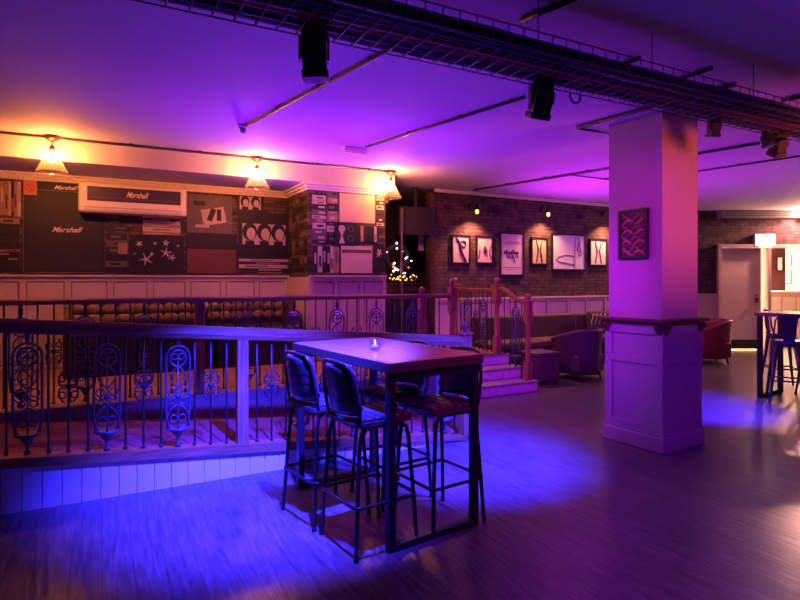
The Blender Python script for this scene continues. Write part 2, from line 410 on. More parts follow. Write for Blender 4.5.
art_frame(t, .305, .46, 1.955, mat('olive black print', (.05, .05, .035), .6), marks=(mk_abstract(0),),
          m_mark=[mat('orange paint', (.50, .18, .05), .6), mat('olive paint', (.20, .19, .05), .6), mat('maroon paint', (.22, .03, .05), .6)])

# ================================================================ far wall with doors (faces the camera squarely)
DW = 12.2
fx, fy = room(0, DW)
def far(name='far_wall_group'): pass
FR = Matrix.Translation((fx, fy, 0)) @ Matrix.Rotation(-A, 4, 'Z')      # local x = right, y = away from the camera
def fu(u, D=DW): return (u-CX)/F*D
def fz(v, D=DW): return H-(v-CY)/F*D
def place_far(o, x=0., y=0., z=0.):
    o.location = FR @ Vector((x, y, z)); o.rotation_euler.z = -A; return o
DOORTOP = 2.27
bm = B()
add_box(bm, ((5.9+fu(718))/2, .1, ZC/2), (fu(718)-5.9, .2, ZC))
add_box(bm, ((fu(718)+9.9)/2, .1, (DOORTOP+ZC)/2), (9.9-fu(718), .2, ZC-DOORTOP))
add_box(bm, (11.4, .1, ZC/2), (3.0, .2, ZC))
place_far(struct('wall_far', bm, M_brick))
bm = B()
add_box(bm, ((5.9+fu(717))/2, -.012, .62), (fu(717)-5.9, .024, 1.2)); add_box(bm, ((5.9+fu(717))/2, -.02, 1.22), (fu(717)-5.9, .05, .03))
place_far(struct('trim_11', bm, M_dado))
# door frame: jambs, head, and the post between the leaf and the open side
bm = B()
for xa, xb in ((fu(716.5), fu(719.5)), (fu(766), fu(769)), (9.82, 9.92)): add_box(bm, ((xa+xb)/2, .05, DOORTOP/2), (xb-xa, .26, DOORTOP))
add_box(bm, ((fu(716.5)+9.92)/2, .05, DOORTOP), (9.92-fu(716.5), .26, .07))
place_far(struct('trim_12', bm, M_door))
bm = B(); add_box(bm, ((fu(719.8)+fu(761.8))/2, .05, 1.13), (fu(761.8)-fu(719.8), .045, 2.2))
dr = struct('door_1', bm, M_door); place_far(dr)
bm = B(); add_box(bm, ((fu(719.8)+fu(761.8))/2, .02, .13), (fu(761.8)-fu(719.8)-.01, .02, .20)); obj('kick_plate', bm, M_skirt, dr)
bm = B(); add_box(bm, (fu(757.5), .022, 1.12), (.05, .012, .18)); add_tube(bm, [(fu(757.5), .02, 1.15), (fu(757.5), -.03, 1.15), (fu(757.5)-.1, -.03, 1.15)], .011); obj('door_handle', bm, M_brass, dr)
# lit room beyond
bm = B(); add_box(bm, (9.2, 4.6, 1.4), (7.4, .2, 2.8)); place_far(struct('wall_beyond', bm, mat('hall cream paint', (.80, .62, .46), .7)))
bm = B(); add_box(bm, (6.7, 2.4, 1.4), (.2, 4.4, 2.8)); add_box(bm, (12.8, 2.4, 1.4), (.2, 4.4, 2.8)); place_far(struct('wall_hall', bm, M_paint))
bm = B(); add_box(bm, (fu(776.5, 14.0), 1.8, 1.95), (fu(784, 14.)-fu(769.2, 14.), .12, 1.65)); place_far(struct('wall_nib', bm, mat('oxblood paint', (.06, .012, .016), .7)))
t = thing('hall_sideboard', 'cream panelled sideboard in the lit hall beyond the open door', 'sideboard'); place_far(t, fu(783, 13.6), 1.4, 0)
bm = B(); add_box(bm, (0, 0, .62), (1.1, .4, 1.22)); obj('body', bm, M_dado, t)
for k in range(3):
    bm = B(); add_box(bm, (-.35+.35*k, -.21, .62), (.30, .02, 1.0)); obj('door', bm, M_cornice, t)
bm = B(); add_box(bm, (0, 0, 1.245), (1.18, .46, .04)); obj('top', bm, M_cornice, t)
for k, (u, z, w, h) in enumerate(((782.6, 1.93, .16, .36), (786.5, 2.12, .26, .34), (786.5, 1.62, .26, .40))):
    t = thing('wall_picture', ('narrow pale picture at the edge of the dark red hall wall', 'upper small pale picture in the bright hall beyond the door', 'lower pale picture in the bright hall beyond the door')[k], 'picture', group='pictures in the hall')
    place_far(t, fu(u, 13.8), 1.72 if k == 0 else 4.49, z) if k == 0 else place_far(t, fu(u, 16.7), 4.49, z)
    art_frame(t, w, h, 0, M_paper, fw=.02)
# exit sign, heating bar, wall lamp
t = thing('exit_sign', 'small glowing white sign box above the double door', 'sign'); place_far(t, fu(763), -.002, fz(240))
bm = B(); add_box(bm, (0, -.04, 0), (.44, .08, .25), bev=.01); obj('housing', bm, M_gloss_white, t)
bm = B(); add_box(bm, (0, -.083, 0), (.42, .012, .23), bev=.004); obj('diffuser', bm, M_exit, t)
bm = B(); add_box(bm, (0, -.05, -.14), (.25, .06, .05)); obj('bracket', bm, M_exit, t)  # glow put into the bracket's material, though it is no lamp
t = thing('air_curtain', 'long grey air heater box mounted high on the far brick wall', 'heater'); place_far(t, (fu(716)+fu(795))/2, 0, fz(214.5))
L_ = fu(795)-fu(716)
bm = B(); add_box(bm, (0, -.12, 0), (L_, .24, .19), bev=.02); obj('casing', bm, mat('heater grey', (.30, .25, .27), .4), t)
bm = B()
for k in range(3): add_box(bm, (0, -.243, -.05+.045*k), (L_-.12, .008, .012))
obj('grille', bm, M_black, t)
t = thing('wall_lamp', 'bright warm wall lamp at the right end of the air heater', 'lamp'); place_far(t, fu(801), 0, fz(216))
bm = B(); add_box(bm, (0, -.03, .0), (.10, .06, .14), bev=.01); obj('base', bm, M_brass, t)
bm = B(); add_lathe(bm, [(.03, -.10), (.075, -.08), (.09, 0), (.07, .10), (.03, .12)], (0, -.16, 0)); obj('lamp_shade', bm, mat('lit opal shade', (1, .85, .6), .4, emit=(1, .62, .25), estr=8.), t)

# ================================================================ railings
def baluster_mesh(h, r=.0075):
    bm = B(); add_tube(bm, [(0, 0, 0), (0, 0, h)], r, 8); add_lathe(bm, [(.014, 0), (.014, .012), (.008, .02)], (0, 0, 0), 10)
    return bm
def scroll_mesh(h):
    """plain bar with a rosette of four C-scrolls at mid height"""
    bm = baluster_mesh(h)
    zc = h*.52
    for sx in (-1, 1):
        for sz in (-1, 1):
            add_tube(bm, [(sx*(.012+.055*math.sin(a*.5)**.8*math.cos(a*.22)), 0, zc+sz*(.01+.075*(a/5.2)-.02*math.sin(a))) for a in [i*.47 for i in range(12)]], .006, 6)
            add_tube(bm, ring((sx*.038, 0, zc+sz*.055), .022), .005, 6, closed=True)
    add_ball(bm, (0, 0, zc), .02, seg=10)
    return bm
def ornate_mesh(h):
    """cast panel: arched hoop with ring and scrolls, rosette, lyre and footed cup"""
    bm = B(); w = .082
    add_tube(bm, [(0, 0, h), (0, 0, h*.86)], .011, 8); add_lathe(bm, [(.008, 0), (.02, .012), (.012, .03), (.02, .045), (.008, .055)], (0, 0, h*.885), 10)
    top = h*.86-w
    hoop = [(-w*.85, 0, h*.16), (-w, 0, h*.30), (-w, 0, h*.5)] + [tuple(p) for p in ring((0, 0, top), w, n=14, a0=PI, a1=0)] + [(w, 0, h*.5), (w, 0, h*.30), (w*.85, 0, h*.16)]
    add_tube(bm, hoop, .0085, 8)
    add_tube(bm, ring((0, 0, top-.005), .058), .0075, 8, closed=True)
    for sx in (-1, 1):
        add_tube(bm, ring((sx*.024, 0, top+.008), .021), .0055, 6, closed=True)
        add_tube(bm, [(sx*(.004+.05*math.sin(PI*i/10)), 0, top-.06-.15*i/10) for i in range(11)], .006, 6)
        add_tube(bm, ring((sx*.042, 0, h*.47), .026), .0055, 6, closed=True)
        add_tube(bm, ring((sx*.034, 0, h*.385), .021), .005, 6, closed=True)
        add_tube(bm, [(sx*(.006+.07*math.sin(PI*i/12)**.7), 0, h*.355-.2*i/12) for i in range(13)], .0065, 6)
        add_tube(bm, ring((sx*.03, 0, h*.24), .024), .005, 6, closed=True)
        add_tube(bm, [(0, 0, h*.43), (sx*.05, 0, h*.40), (sx*.075, 0, h*.43)], .0055, 6)
    add_ball(bm, (0, 0, h*.43), .022); add_ball(bm, (0, 0, top-.012), .014)
    add_tube(bm, [(0, 0, h*.74), (0, 0, h*.12)], .006, 6)
    add_lathe(bm, [(.022, 0), (.022, .012), (.009, .03), (.009, .05), (.03, .075), (.042, .10), (.085, .125), (.07, .135), (.01, .12)], (0, 0, 0), 14)
    return bm
HB = .82
proto_bal = obj('baluster', baluster_mesh(HB), M_iron); proto_scr = obj('scroll_baluster', scroll_mesh(HB), M_iron); proto_orn = obj('cast_panel', ornate_mesh(HB), M_iron2)
HS = .86
def railing(name, label, xs, xe_, n, zf, first, pitch, posts, group=None, htop=.93, hw=.075, hh=.085, ext=0.):
    """railing along x; zf(x) is the deck height under it; bays of one cast panel and three bars"""
    root = thing(name, label, 'railing', (xs, n, zf(xs)), 0, group)
    x0, x1 = xs-xs, xe_-xs
    def zz(x): return zf(x+xs)-zf(xs)
    bm = B()
    prof = [(-hw/2, 0), (-hw/2-.008, hh*.35), (-hw/2, hh*.75), (-hw*.25, hh), (hw*.25, hh), (hw/2, hh*.75), (hw/2+.008, hh*.35), (hw/2, 0)]
    va = [bm.verts.new((x0-ext, p[0], zz(x0)+htop-hh+p[1])) for p in prof]; vb = [bm.verts.new((x1, p[0], zz(x1)+htop-hh+p[1])) for p in prof]
    bm.faces.new(va); bm.faces.new(list(reversed(vb)))
    for i in range(8): bm.faces.new((va[i], vb[i], vb[(i+1) % 8], va[(i+1) % 8]))
    bmesh.ops.recalc_face_normals(bm, faces=bm.faces[:])
    obj('handrail', bm, M_rail, root)
    k = math.floor((xs-first)/pitch)
    while first+k*pitch < xe_:
        for j in range(4):
            x = first+k*pitch+j*pitch/4
            if x < xs+.03 or x > xe_-.07: continue
            if any(abs(x-p) < .075 for p in posts): continue
            src = proto_orn if j == 0 else (proto_scr if j == 2 else proto_bal)
            c = copy_part(src, src.name.split('.')[0], root, (x-xs, 0, zz(x-xs)+.02))
            c.scale.z = (htop-hh-.02+.012)/HB
        k += 1
    for p in posts:
        if p > xe_-.05: continue
        bm = B(); add_box(bm, (0, 0, (htop-hh)/2+.004), (.085, .085, htop-hh), bev=.006); obj('post', bm, M_post, root, (p-xs, 0, zz(p-xs)))
    return root
def newel(parent, x, y, z, h, w=.095, m=M_post, name='newel_post'):
    bm = B()
    add_box(bm, (0, 0, .12), (w, w, .24), bev=.005); add_box(bm, (0, 0, h-.26), (w, w, .26), bev=.005)
    hh = h-.39-.24
    add_lathe(bm, [(w*.48, .24), (w*.5, .26), (w*.33, .29), (w*.42, .33), (w*.40, .24+hh*.5), (w*.32, .24+hh-.06), (w*.46, .24+hh-.03), (w*.45, .24+hh)], (0, 0, 0), 16)
    add_box(bm, (0, 0, h-.12), (w*1.2, w*1.2, .025), bev=.006)
    add_lathe(bm, [(w*.30, h-.108), (w*.22, h-.095), (w*.44, h-.07), (w*.50, h-.045), (w*.40, h-.018), (w*.12, h-.004), (w*.05, h)], (0, 0, 0), 16)
    return obj(name, bm, m, parent, (x, y, z))
# front railing on the ramp
r1 = railing('ramp_railing', 'long sloping wooden handrail with iron balusters along the front of the ramp', -2.3, 3.06, N_RAMP+.03, ramp_z, -.44, .47, (.97,), 'iron railings of the raised area', htop=.965, hh=.095, hw=.085)
newel(r1, 3.09+2.3, 0, ramp_z(3.09)-ramp_z(-2.3)+.012, 1.10)
# railing at the platform's front edge, behind the ramp
def plat_rail_z(x): return PZ
r2 = railing('platform_railing', 'straight wooden handrail with dark balusters on the platform edge behind the ramp', -2.4, 3.66, N_PLAT+.06, plat_rail_z, -.13, .47, (.82, 3.28), 'iron railings of the raised area', htop=.92, hh=.05, hw=.07)
newel(r2, 3.69+2.4, 0, 0, 1.10, .075)
bm = B(); add_lathe(bm, [(.02, 0), (.035, .02), (.04, .045), (.03, .07), (.008, .085)], (0, 0, 0)); obj('finial', bm, M_post, r2, (3.28+2.4, 0, .915))
# railing at the head of the steps
r3 = thing('landing_railing', 'short level wooden railing from stair head towards the brick wall', 'railing', (5.17, 6.66, PZ), 0, 'iron railings of the raised area')
newel(r3, 0, 0, 0, 1.12, .10); newel(r3, -.03, 1.06, 0, 1.12, .09)
bm = B(); add_box(bm, (-.015, .53, .925), (.07, 1.0, .055), bev=.012); obj('handrail', bm, M_rail, r3)
for k in range(9):
    y = .12+.103*k
    src = proto_orn if k in (2, 6) else (proto_scr if k == 4 else proto_bal)
    c = copy_part(src, src.name.split('.')[0], r3, (-.01, y, .005), PI/2); c.scale.z = (.905)/HB
r4 = thing('stair_railing', 'sloping wooden railing down the right side of the steps', 'railing', (5.2, 6.01, .15), 0, 'iron railings of the raised area')
newel(r4, 0, 0, 0, 1.20, .095)
bm = B(); add_tube(bm, [(0, .0, 1.04), (-.015, .2, 1.10), (-.025, .48, 1.235), (-.03, .62, 1.26)], .034, 10); obj('handrail', bm, M_rail, r4)
for k in range(4):
    y = .12+.125*k
    zb = 0.0 if y < .20 else .15 if y < .49 else .30
    ztop = 1.06+.36*(y-.05)
    src = proto_orn if k == 1 else proto_bal
    c = copy_part(src, src.name.split('.')[0], r4, (-.012, y, zb), PI/2); c.scale.z = (ztop-zb)/HB
for p in (proto_bal, proto_scr, proto_orn): bpy.data.objects.remove(p)

# ================================================================ poseur table and stools
AT = math.radians(35-28)
tx, ty = room(-.065, 3.09)
TW, TL, TH = .72, 1.27, 1.07
TM = Matrix.Translation((tx, ty, 0)) @ Matrix.Rotation(AT, 4, 'Z')     # local x = short side, y = long side
t = thing('poseur_table', 'tall plank topped table on black steel frames in the foreground', 'table', (tx, ty, 0), AT)
bm = B()
for k in range(4):
    w = TW/4; add_box(bm, (w*(k+.5), TL/2, TH-.03), (w-.0025, TL, .058), bev=.004); bm.normal_update()
for f in bm.faces: f.material_index = 0 if f.normal.z > .5 else 1  # tops take the plank tone, sides and undersides the darker one
obj('tabletop', bm, [wood('tabletop planks', (.20, .11, .08), (.42, .27, .20), .28, (14, 1.2, 14), 3.5), wood('dark plank edge', (.03, .018, .015), (.09, .05, .04), .5)], t)
for y in (.045, TL-.045):
    for x in (.045, TW-.045):
        bm = B(); add_box(bm, (x, y, (TH-.06)/2), (.046, .046, TH-.06), bev=.004); obj('leg', bm, M_black, t)
    bm = B(); add_box(bm, (TW/2, y, .02), (TW-.136, .046, .04), bev=.004); obj('floor_bar', bm, M_black, t)
    bm = B(); add_box(bm, (TW/2, y, TH-.083), (TW-.136, .046, .044)); obj('top_bar', bm, M_black, t)
c3 = at_height(375, 349.5, TH)
t = thing('candle_holder', 'small glass tealight holder standing on the tall plank table', 'candle holder', c3)
bm = B(); add_lathe(bm, [(.026, 0), (.034, .006), (.040, .03), (.040, .055), (.036, .062), (.032, .058), (.034, .03), (.028, .01), (.003, .008)], seg=20); obj('glass', bm, M_glass, t)
bm = B(); add_lathe(bm, [(.024, .010), (.024, .030), (.002, .030)], seg=16); wx = obj('wax', bm, M_wax, t)
bm = B(); add_lathe(bm, [(.001, .031), (.005, .040), (.0035, .052), (.0004, .066)], seg=10); obj('flame', bm, M_flame, wx)

def bar_stool(label):
    """facing +x: seat pad, ribbed curved back between bent tubes, four splayed legs, foot ring"""
    r = thing('bar_stool', label, 'stool', group='dark stools around the plank table')
    SZ = .735
    bm = B()
    poly = []
    for cx_, cy_, a0 in ((.15, .145, 0), (-.15, .145, 90), (-.15, -.145, 180), (.15, -.145, 270)):
        for i in range(6): a = math.radians(a0+i*18); poly.append((cx_+.05*math.cos(a), cy_+.05*math.sin(a)))
    add_prism(bm, poly, 'z', SZ-.018, SZ+.004)
    for k in range(6):                       # ribs of the pad
        x = -.155+.062*k; add_box(bm, (x, 0, SZ+.012), (.056, .36, .03), bev=.012)
    obj('seat', bm, M_shell, r)
    bm = B()                                 # curved back shell, tapering upward, rounded corners
    nz, ny = 10, 12
    def bp(i, j, off):
        tz = i/nz; ty_ = -1+2*j/ny
        z = SZ+.035+.29*tz
        hw = (.186-.022*tz); 
        if tz > .8: hw -= .05*((tz-.8)/.2)**2
        if tz < .2: hw -= .045*((.2-tz)/.2)**2
        y = ty_*hw
        x = -.195-.055*tz+.055*(ty_**2)+.006*math.cos(tz*PI*10)*.5
        return (x-off, y, z)
    g0 = [[bm.verts.new(bp(i, j, 0)) for j in range(ny+1)] for i in range(nz+1)]
    g1 = [[bm.verts.new(bp(i, j, .018)) for j in range(ny+1)] for i in range(nz+1)]
    for i in range(nz):
        for j in range(ny):
            for g, rev in ((g0, 0), (g1, 1)):
                q = (g[i][j], g[i][j+1], g[i+1][j+1], g[i+1][j]); f = bm.faces.new(q if not rev else tuple(reversed(q))); f.smooth = True
    for i in range(nz):
        for j in (0, ny): bm.faces.new((g0[i][j], g0[i+1][j], g1[i+1][j], g1[i][j]))
    for j in range(ny):
        for i in (0, nz): bm.faces.new((g0[i][j], g0[i][j+1], g1[i][j+1], g1[i][j]))
    bmesh.ops.recalc_face_normals(bm, faces=bm.faces[:])
    obj('backrest', bm, M_shell, r)
    bm = B()                                 # tube running round the back
    path = [(-.10, .175, SZ-.03), (-.165, .185, SZ-.005), (-.175, .192, SZ+.06), (-.195, .188, SZ+.18), (-.205, .172, SZ+.27), (-.225, .135, SZ+.325), (-.25, .05, SZ+.338)]
    add_tube(bm, path+[(p[0], -p[1], p[2]) for p in reversed(path)], .0105, 10); obj('back_frame', bm, M_frame, r)
    for sx in (1, -1):
        for sy in (1, -1):
            bm = B()
            add_tube(bm, [(sx*.06, sy*.165, SZ-.03), (sx*.115, sy*.168, SZ-.033), (sx*.15, sy*.172, SZ-.055), (sx*.165, sy*.175, SZ-.11), (sx*.185, sy*.188, .35), (sx*.205, sy*.205, .006)], .0125, 10)
            add_lathe(bm, [(.014, 0), (.015, .02), (.0125, .026)], (sx*.205, sy*.205, 0), 12)
            obj('leg', bm, M_frame, r)
    bm = B(); pts = []
    for cx_, cy_, a0 in ((.165, .165, 0), (-.165, .165, 90), (-.165, -.165, 180), (.165, -.165, 270)):
        for i in range(5): a = math.radians(a0+i*22.5); pts.append((cx_+.042*math.cos(a), cy_+.042*math.sin(a), .285))
    add_tube(bm, pts, .0105, 10, closed=True); obj('foot_ring', bm, M_frame, r)
    bm = B(); add_tube(bm, [(-.06, .165, SZ-.03), (.06, .165, SZ-.03)], .012, 8); add_tube(bm, [(-.06, -.165, SZ-.03), (.06, -.165, SZ-.03)], .012, 8); obj('under_frame', bm, M_frame, r)
    return r
s0 = bar_stool('dark bar stool with blue lit back, left side of plank table, nearer the camera')
for i, (x, y, rz, lab) in enumerate(((.03, .255, 0, None), (.0, .74, 0, 'dark bar stool at the far left end of plank table, back nearest the ramp railing'),
        (.545, .235, PI, 'dark bar stool seen from behind at the near right corner of plank table'), (.52, .74, PI, 'dark bar stool on far right side of plank table, mostly hidden behind the tabletop'))):
    s = s0 if i == 0 else copy_tree(s0)
    s.location = TM @ Vector((x, y, 0)); s.rotation_euler.z = AT+rz+(.06 if i == 1 else 0)
    if lab: s['label'] = lab

# right-hand tall table and steel stools
q = at_height(760, 397.5, 0)
t2 = thing('tall_table', 'tall dark table with metal legs at the right edge near the far door', 'table', q, -A+math.radians(-55))
bm = B(); add_box(bm, (.62, .33, 1.085), (1.36, .72, .05), bev=.006); obj('tabletop', bm, wood('dark tabletop', (.12, .07, .06), (.24, .15, .12), .3, (1, 14, 14)), t2)
for x in (.0, 1.24):
    for y in (.0, .62):
        bm = B(); add_box(bm, (x, y, .53), (.055, .055, 1.06), bev=.003); obj('leg', bm, M_black, t2)
    bm = B(); add_box(bm, (x, .31, .025), (.05, .565, .05)); obj('floor_bar', bm, M_black, t2)
def steel_stool(label):
    r = thing('steel_stool', label, 'stool', group='steel stools at the right hand table')
    SZ = .76
    bm = B(); add_box(bm, (0, 0, SZ), (.31, .31, .03), bev=.013); add_box(bm, (0, 0, SZ-.035), (.29, .29, .05), bev=.01); obj('seat', bm, M_blue_metal, r)
    for sx in (1, -1):
        for sy in (1, -1):
            bm = B(); add_tube(bm, [(sx*.125, sy*.125, SZ-.03), (sx*.17, sy*.17, .3), (sx*.205, sy*.205, .006)], [.028, .02, .013], 8); add_lathe(bm, [(.018, 0), (.018, .018), (.012, .024)], (sx*.205, sy*.205, 0), 10); obj('leg', bm, M_blue_metal, r)
    for a, b in (((1, 1), (1, -1)), ((1, -1), (-1, -1)), ((-1, -1), (-1, 1)), ((-1, 1), (1, 1))):
        bm = B(); add_tube(bm, [(a[0]*.172, a[1]*.172, .28), (b[0]*.172, b[1]*.172, .28)], .010, 8); obj('foot_rail', bm, M_blue_metal, r)
    bm = B(); pts = [(-.12, .15, SZ), (-.15, .155, SZ+.12), (-.165, .14, SZ+.27), (-.185, .10, SZ+.33), (-.19, 0, SZ+.345)]
    add_tube(bm, pts+[(p[0], -p[1], p[2]) for p in reversed(pts[:-1])], .011, 8)
    ctr = [(-.145, 0, SZ), (-.165, 0, SZ+.15), (-.188, 0, SZ+.335)]
    v = []
    for (x, y, z), w in zip(ctr, (.06, .075, .10)):
        v.append([bm.verts.new((x, -w, z)), bm.verts.new((x, w, z)), bm.verts.new((x-.006, w, z)), bm.verts.new((x-.006, -w, z))])
    for a, b in zip(v, v[1:]):
        for i in range(4): bm.faces.new((a[i], a[(i+1) % 4], b[(i+1) % 4], b[i]))
    obj('backrest', bm, M_blue_metal, r); return r
ss = steel_stool('blue steel stool with tall back at near side of the right hand table')
def put(o, X, D, deg): x, y = room(X, D); o.location = (x, y, 0); o.rotation_euler.z = math.radians(deg)-A
put(ss, 4.86, 7.03, 62)
s2 = copy_tree(ss); put(s2, 5.44, 8.0, -20); s2['label'] = 'blue steel stool behind the left end of the right hand table'
s3 = copy_tree(ss); put(s3, 5.62, 7.50, 215); s3['label'] = 'blue steel stool cut off by the right edge of the photo'

# ================================================================ lamps over the platform
track_n = 6.84
zt = ZC-.018
bm = B(); add_tube(bm, [(-3.45, track_n, zt), (3.42, track_n, zt)], .013, 8)
for k in range(9): add_box(bm, (-2.6+.72*k, track_n, zt+.004), (.03, .05, .026))
tag(obj('ceiling_conduit', bm, M_pipe), 'dark conduit along the ceiling linking the three glowing cone lamps', 'conduit')
def cone_lamp(label):
    r = thing('cone_lamp', label, 'lamp', group='cone lamps along the conduit')
    bm = B(); add_lathe(bm, [(.075, 0), (.078, -.012), (.06, -.035), (.03, -.052), (.018, -.058)], seg=20); obj('ceiling_rose', bm, M_brass, r)
    bm = B(); add_tube(bm, [(0, 0, -.055), (0, 0, -.10)], .006, 8); add_lathe(bm, [(.01, -.09), (.024, -.105), (.028, -.135), (.024, -.15)], seg=16); obj('lamp_holder', bm, M_brass, r)
    bm = B(); add_lathe(bm, [(.03, -.14), (.07, -.225), (.125, -.325), (.150, -.372), (.146, -.374), (.121, -.325), (.066, -.225), (.027, -.143)], seg=28); obj('glass_shade', bm, MATS.get('ribbed glass shade') or frosted_glass('ribbed glass shade', (1, .93, .8), .05), r)
    bm = B(); add_ball(bm, (0, 0, -.23), .034, seg=14, scale=(1, 1, 1.25)); add_lathe(bm, [(.014, -.15), (.02, -.19)], seg=10); obj('bulb', bm, M_bulb, r)
    return r
lamp_x = []
for i, (u, v, lab) in enumerate(((52, 135, 'leftmost glowing clear glass cone lamp, above the large amplifier print'), (257, 157, 'middle glowing clear glass cone lamp, above the band portrait print'), (391, 171, 'rightmost glowing clear glass cone lamp, beside the dark alcove'))):
    k = (u-CX)/F; D = track_n/(CA-k*SA); x, y = room(k*D, D); lamp_x.append(x)
    if i == 0: l0 = l = cone_lamp(lab)
    else: l = copy_tree(l0); l['label'] = lab
    l.location = (x, track_n, ZC-.004)

# ================================================================ printed wall imagery over the platform
def px_rect(u0, u1, v0, v1, n):
    um = (u0+u1)/2; a = on_wall(u0, (v0+v1)/2, n); b = on_wall(u1, (v0+v1)/2, n)
    zt_ = on_wall(um, v0, n).z; zb_ = on_wall(um, v1, n).z
    return a.x, b.x, zb_, zt_
def panel(name, label, rect, n, m, d=.006, cat='poster', group='music prints on the platform wall'):
    x0, x1, z0, z1 = rect
    t = thing(name, label, cat, ((x0+x1)/2, n, (z0+z1)/2), 0, group)
    bm = B(); add_box(bm, (0, -d/2, 0), (x1-x0, d, z1-z0)); obj('sheet', bm, m, t)
    return t, x1-x0, z1-z0, -d
def spines(name, label, rect, n, vertical, k, mats=None, seed=1, d=.006):
    x0, x1, z0, z1 = rect; w, h = x1-x0, z1-z0
    rnd = random.Random(seed); bm = B()
    mats = mats or [M_pale, M_tan, M_grey, M_print, M_print2]
    tot = [rnd.uniform(.5, 1.5) for _ in range(k)]; S = sum(tot); a = 0
    for q in tot:
        b = a+q/S; mi = rnd.randrange(len(mats)); c = (a+b)/2
        if vertical:
            add_box(bm, (-w/2+c*w, -d/2, 0), ((b-a)*w*.92, d, h*rnd.uniform(.94, 1)), mi=mi)
            add_box(bm, (-w/2+c*w, -d-.0006, h*rnd.uniform(-.2, .2)), ((b-a)*w*.4, .001, h*.4), mi=(mi+2) % len(mats))
        else:
            add_box(bm, (0, -d/2, -h/2+c*h), (w*rnd.uniform(.93, 1), d, (b-a)*h*.9), mi=mi)
            add_box(bm, (w*rnd.uniform(-.2, .2), -d-.0006, -h/2+c*h), (w*.45, .001, (b-a)*h*.35), mi=(mi+2) % len(mats))
        a = b
    o = obj(name, bm, mats, None, ((x0+x1)/2, n, (z0+z1)/2)); return tag(o, label, 'print', 'music prints on the platform wall')
NW = N_WALL
spines('record_spine_print', 'tall cream record spines printed at the far left of the platform wall', px_rect(-2, 21, 181, 216, NW), NW, True, 7, [M_tan, M_pale, M_print2, M_tan])
spines('cassette_print', 'dark stack of cassettes printed below the tall record spines', px_rect(-2, 20, 218, 273, NW), NW, False, 13, [M_print, M_print2, M_tan, M_print2], 3)
# big amplifier stack print
rc = px_rect(22, 104.5, 178, 274, NW)
t, w, h, y = panel('amplifier_print', 'large black guitar amplifier stack print with white script lettering', rc, NW, M_print)
bm = B(); add_box(bm, (0, y-.002, h*.36), (w*.98, .003, .012)); add_box(bm, (0, y-.002, -h*.485), (w*.98, .003, .012)); add_box(bm, (-w*.485, y-.002, 0), (.012, .003, h*.97)); obj('piping', bm, M_grey, t)
bm = B(); add_box(bm, (.0, y-.001, -h*.06), (w*.93, .002, h*.80)); obj('grille_cloth', bm, M_print2, t)
zc = (rc[2]+rc[3])/2; xc = (rc[0]+rc[1])/2
def script(parent, u, v, n, width_px, y):
    p = on_wall(u, v, n); a = on_wall(u-width_px/2, v, n); b = on_wall(u+width_px/2, v, n); wd = b.x-a.x
    o = text_mesh('script_lettering', 'Marshall', wd*.27, M_gold, parent, (p.x-parent.location.x, y, p.z-parent.location.z), (PI/2, -.02, 0), .5, .0015)
    xs_ = [vv.co.x for vv in o.data.vertices]; o.scale.x = wd/(max(xs_)-min(xs_)); return o
script(t, 66, 230, NW, 31, y-.004); script(t, 65, 188, NW, 24, y-.004)
# little orange sign above the stack
t, w, h, y = panel('small_notice', 'small square orange notice with a dark slash at upper left of the wall', px_rect(24, 37, 180, 195, NW), NW-.012, mat('orange notice', (.60, .20, .10), .5), cat='sign', group=None)
bm = B(); add_tube(bm, ring((0, y-.002, .0), w*.33), .008, 6, closed=True); add_tube(bm, [(-w*.2, y-.002, h*.2), (w*.22, y-.002, -h*.2)], .009, 6); obj('symbol', bm, M_redp, t)
spines('amp_spine_print', 'dark narrow boxes with pale labels printed right of the amplifier stack', px_rect(105.5, 127, 218, 273, NW), NW, False, 9, [M_print, M_print2, M_print, M_grey], 5)
t, w, h, y = panel('square_print', 'small plain tan square printed beside the dark narrow boxes', px_rect(118, 127.5, 243, 254, NW), NW-.006, M_tan)
spines('record_stack_print', 'flat stack of pale record sleeves printed under the white air conditioner', px_rect(142, 181, 216, 235, NW), NW, False, 6, [M_pale, M_tan, M_print2, M_pale], 8)
def heads(bm, w, h, y, k, mi_face=0, mi_hair=1, r=.16, zc=0.):
    """pale backing strip with k plain heads: oval face under a dark cap of hair, dark shoulders"""
    add_box(bm, (0, y-.001, zc-r*h*.15), (w, .002, r*h*2.7), mi=mi_face)
    RX = Matrix.Rotation(PI/2, 4, 'X')
    for i in range(k):
        x = -w*.5+w*(i+.5)/k; q = r*h
        add_lathe(bm, [(q*1.0, 0), (q*1.0, .003)], (x, y, zc+q*.15), 16, mi_hair, M=Matrix.Diagonal((.95, 1, 1.15, 1)) @ RX)
        add_lathe(bm, [(q*.72, 0), (q*.72, .005)], (x+.15*q, y, zc-q*.12), 16, mi_face, M=Matrix.Diagonal((.8, 1, 1.1, 1)) @ RX)
        add_box(bm, (x, y-.0015, zc-q*1.25), (w/k*.62, .003, q*.5), mi=mi_hair)
t, w, h, y = panel('dark_sleeve_print', 'black print with scattered pale flower shapes below the air conditioner', px_rect(129, 184, 236, 274, NW), NW-.006, M_print)
for (x, z, s) in ((-.20, -.12, .12), (.16, .06, .10), (.27, -.06, .075), (-.32, .28, .06), (.16, .32, .06), (-.04, .30, .03), (.38, .25, .025), (-.4, .02, .02), (-.10, .02, .03)):
    bm = B()
    for k in range(5):
        a = k*2*PI/5+x*9; add_tube(bm, [(x*w, y-.002, z*h), (x*w+s*math.cos(a)*.75, y-.002, z*h+s*math.sin(a)*.75)], [.016, .003], 6)
    obj('pale_shape', bm, M_skin, t)
t, w, h, y = panel('grey_sleeve_print', 'grey print with a pale slanted sheet, upper middle of the platform wall', px_rect(187, 232, 195, 233, NW), NW, M_grey)
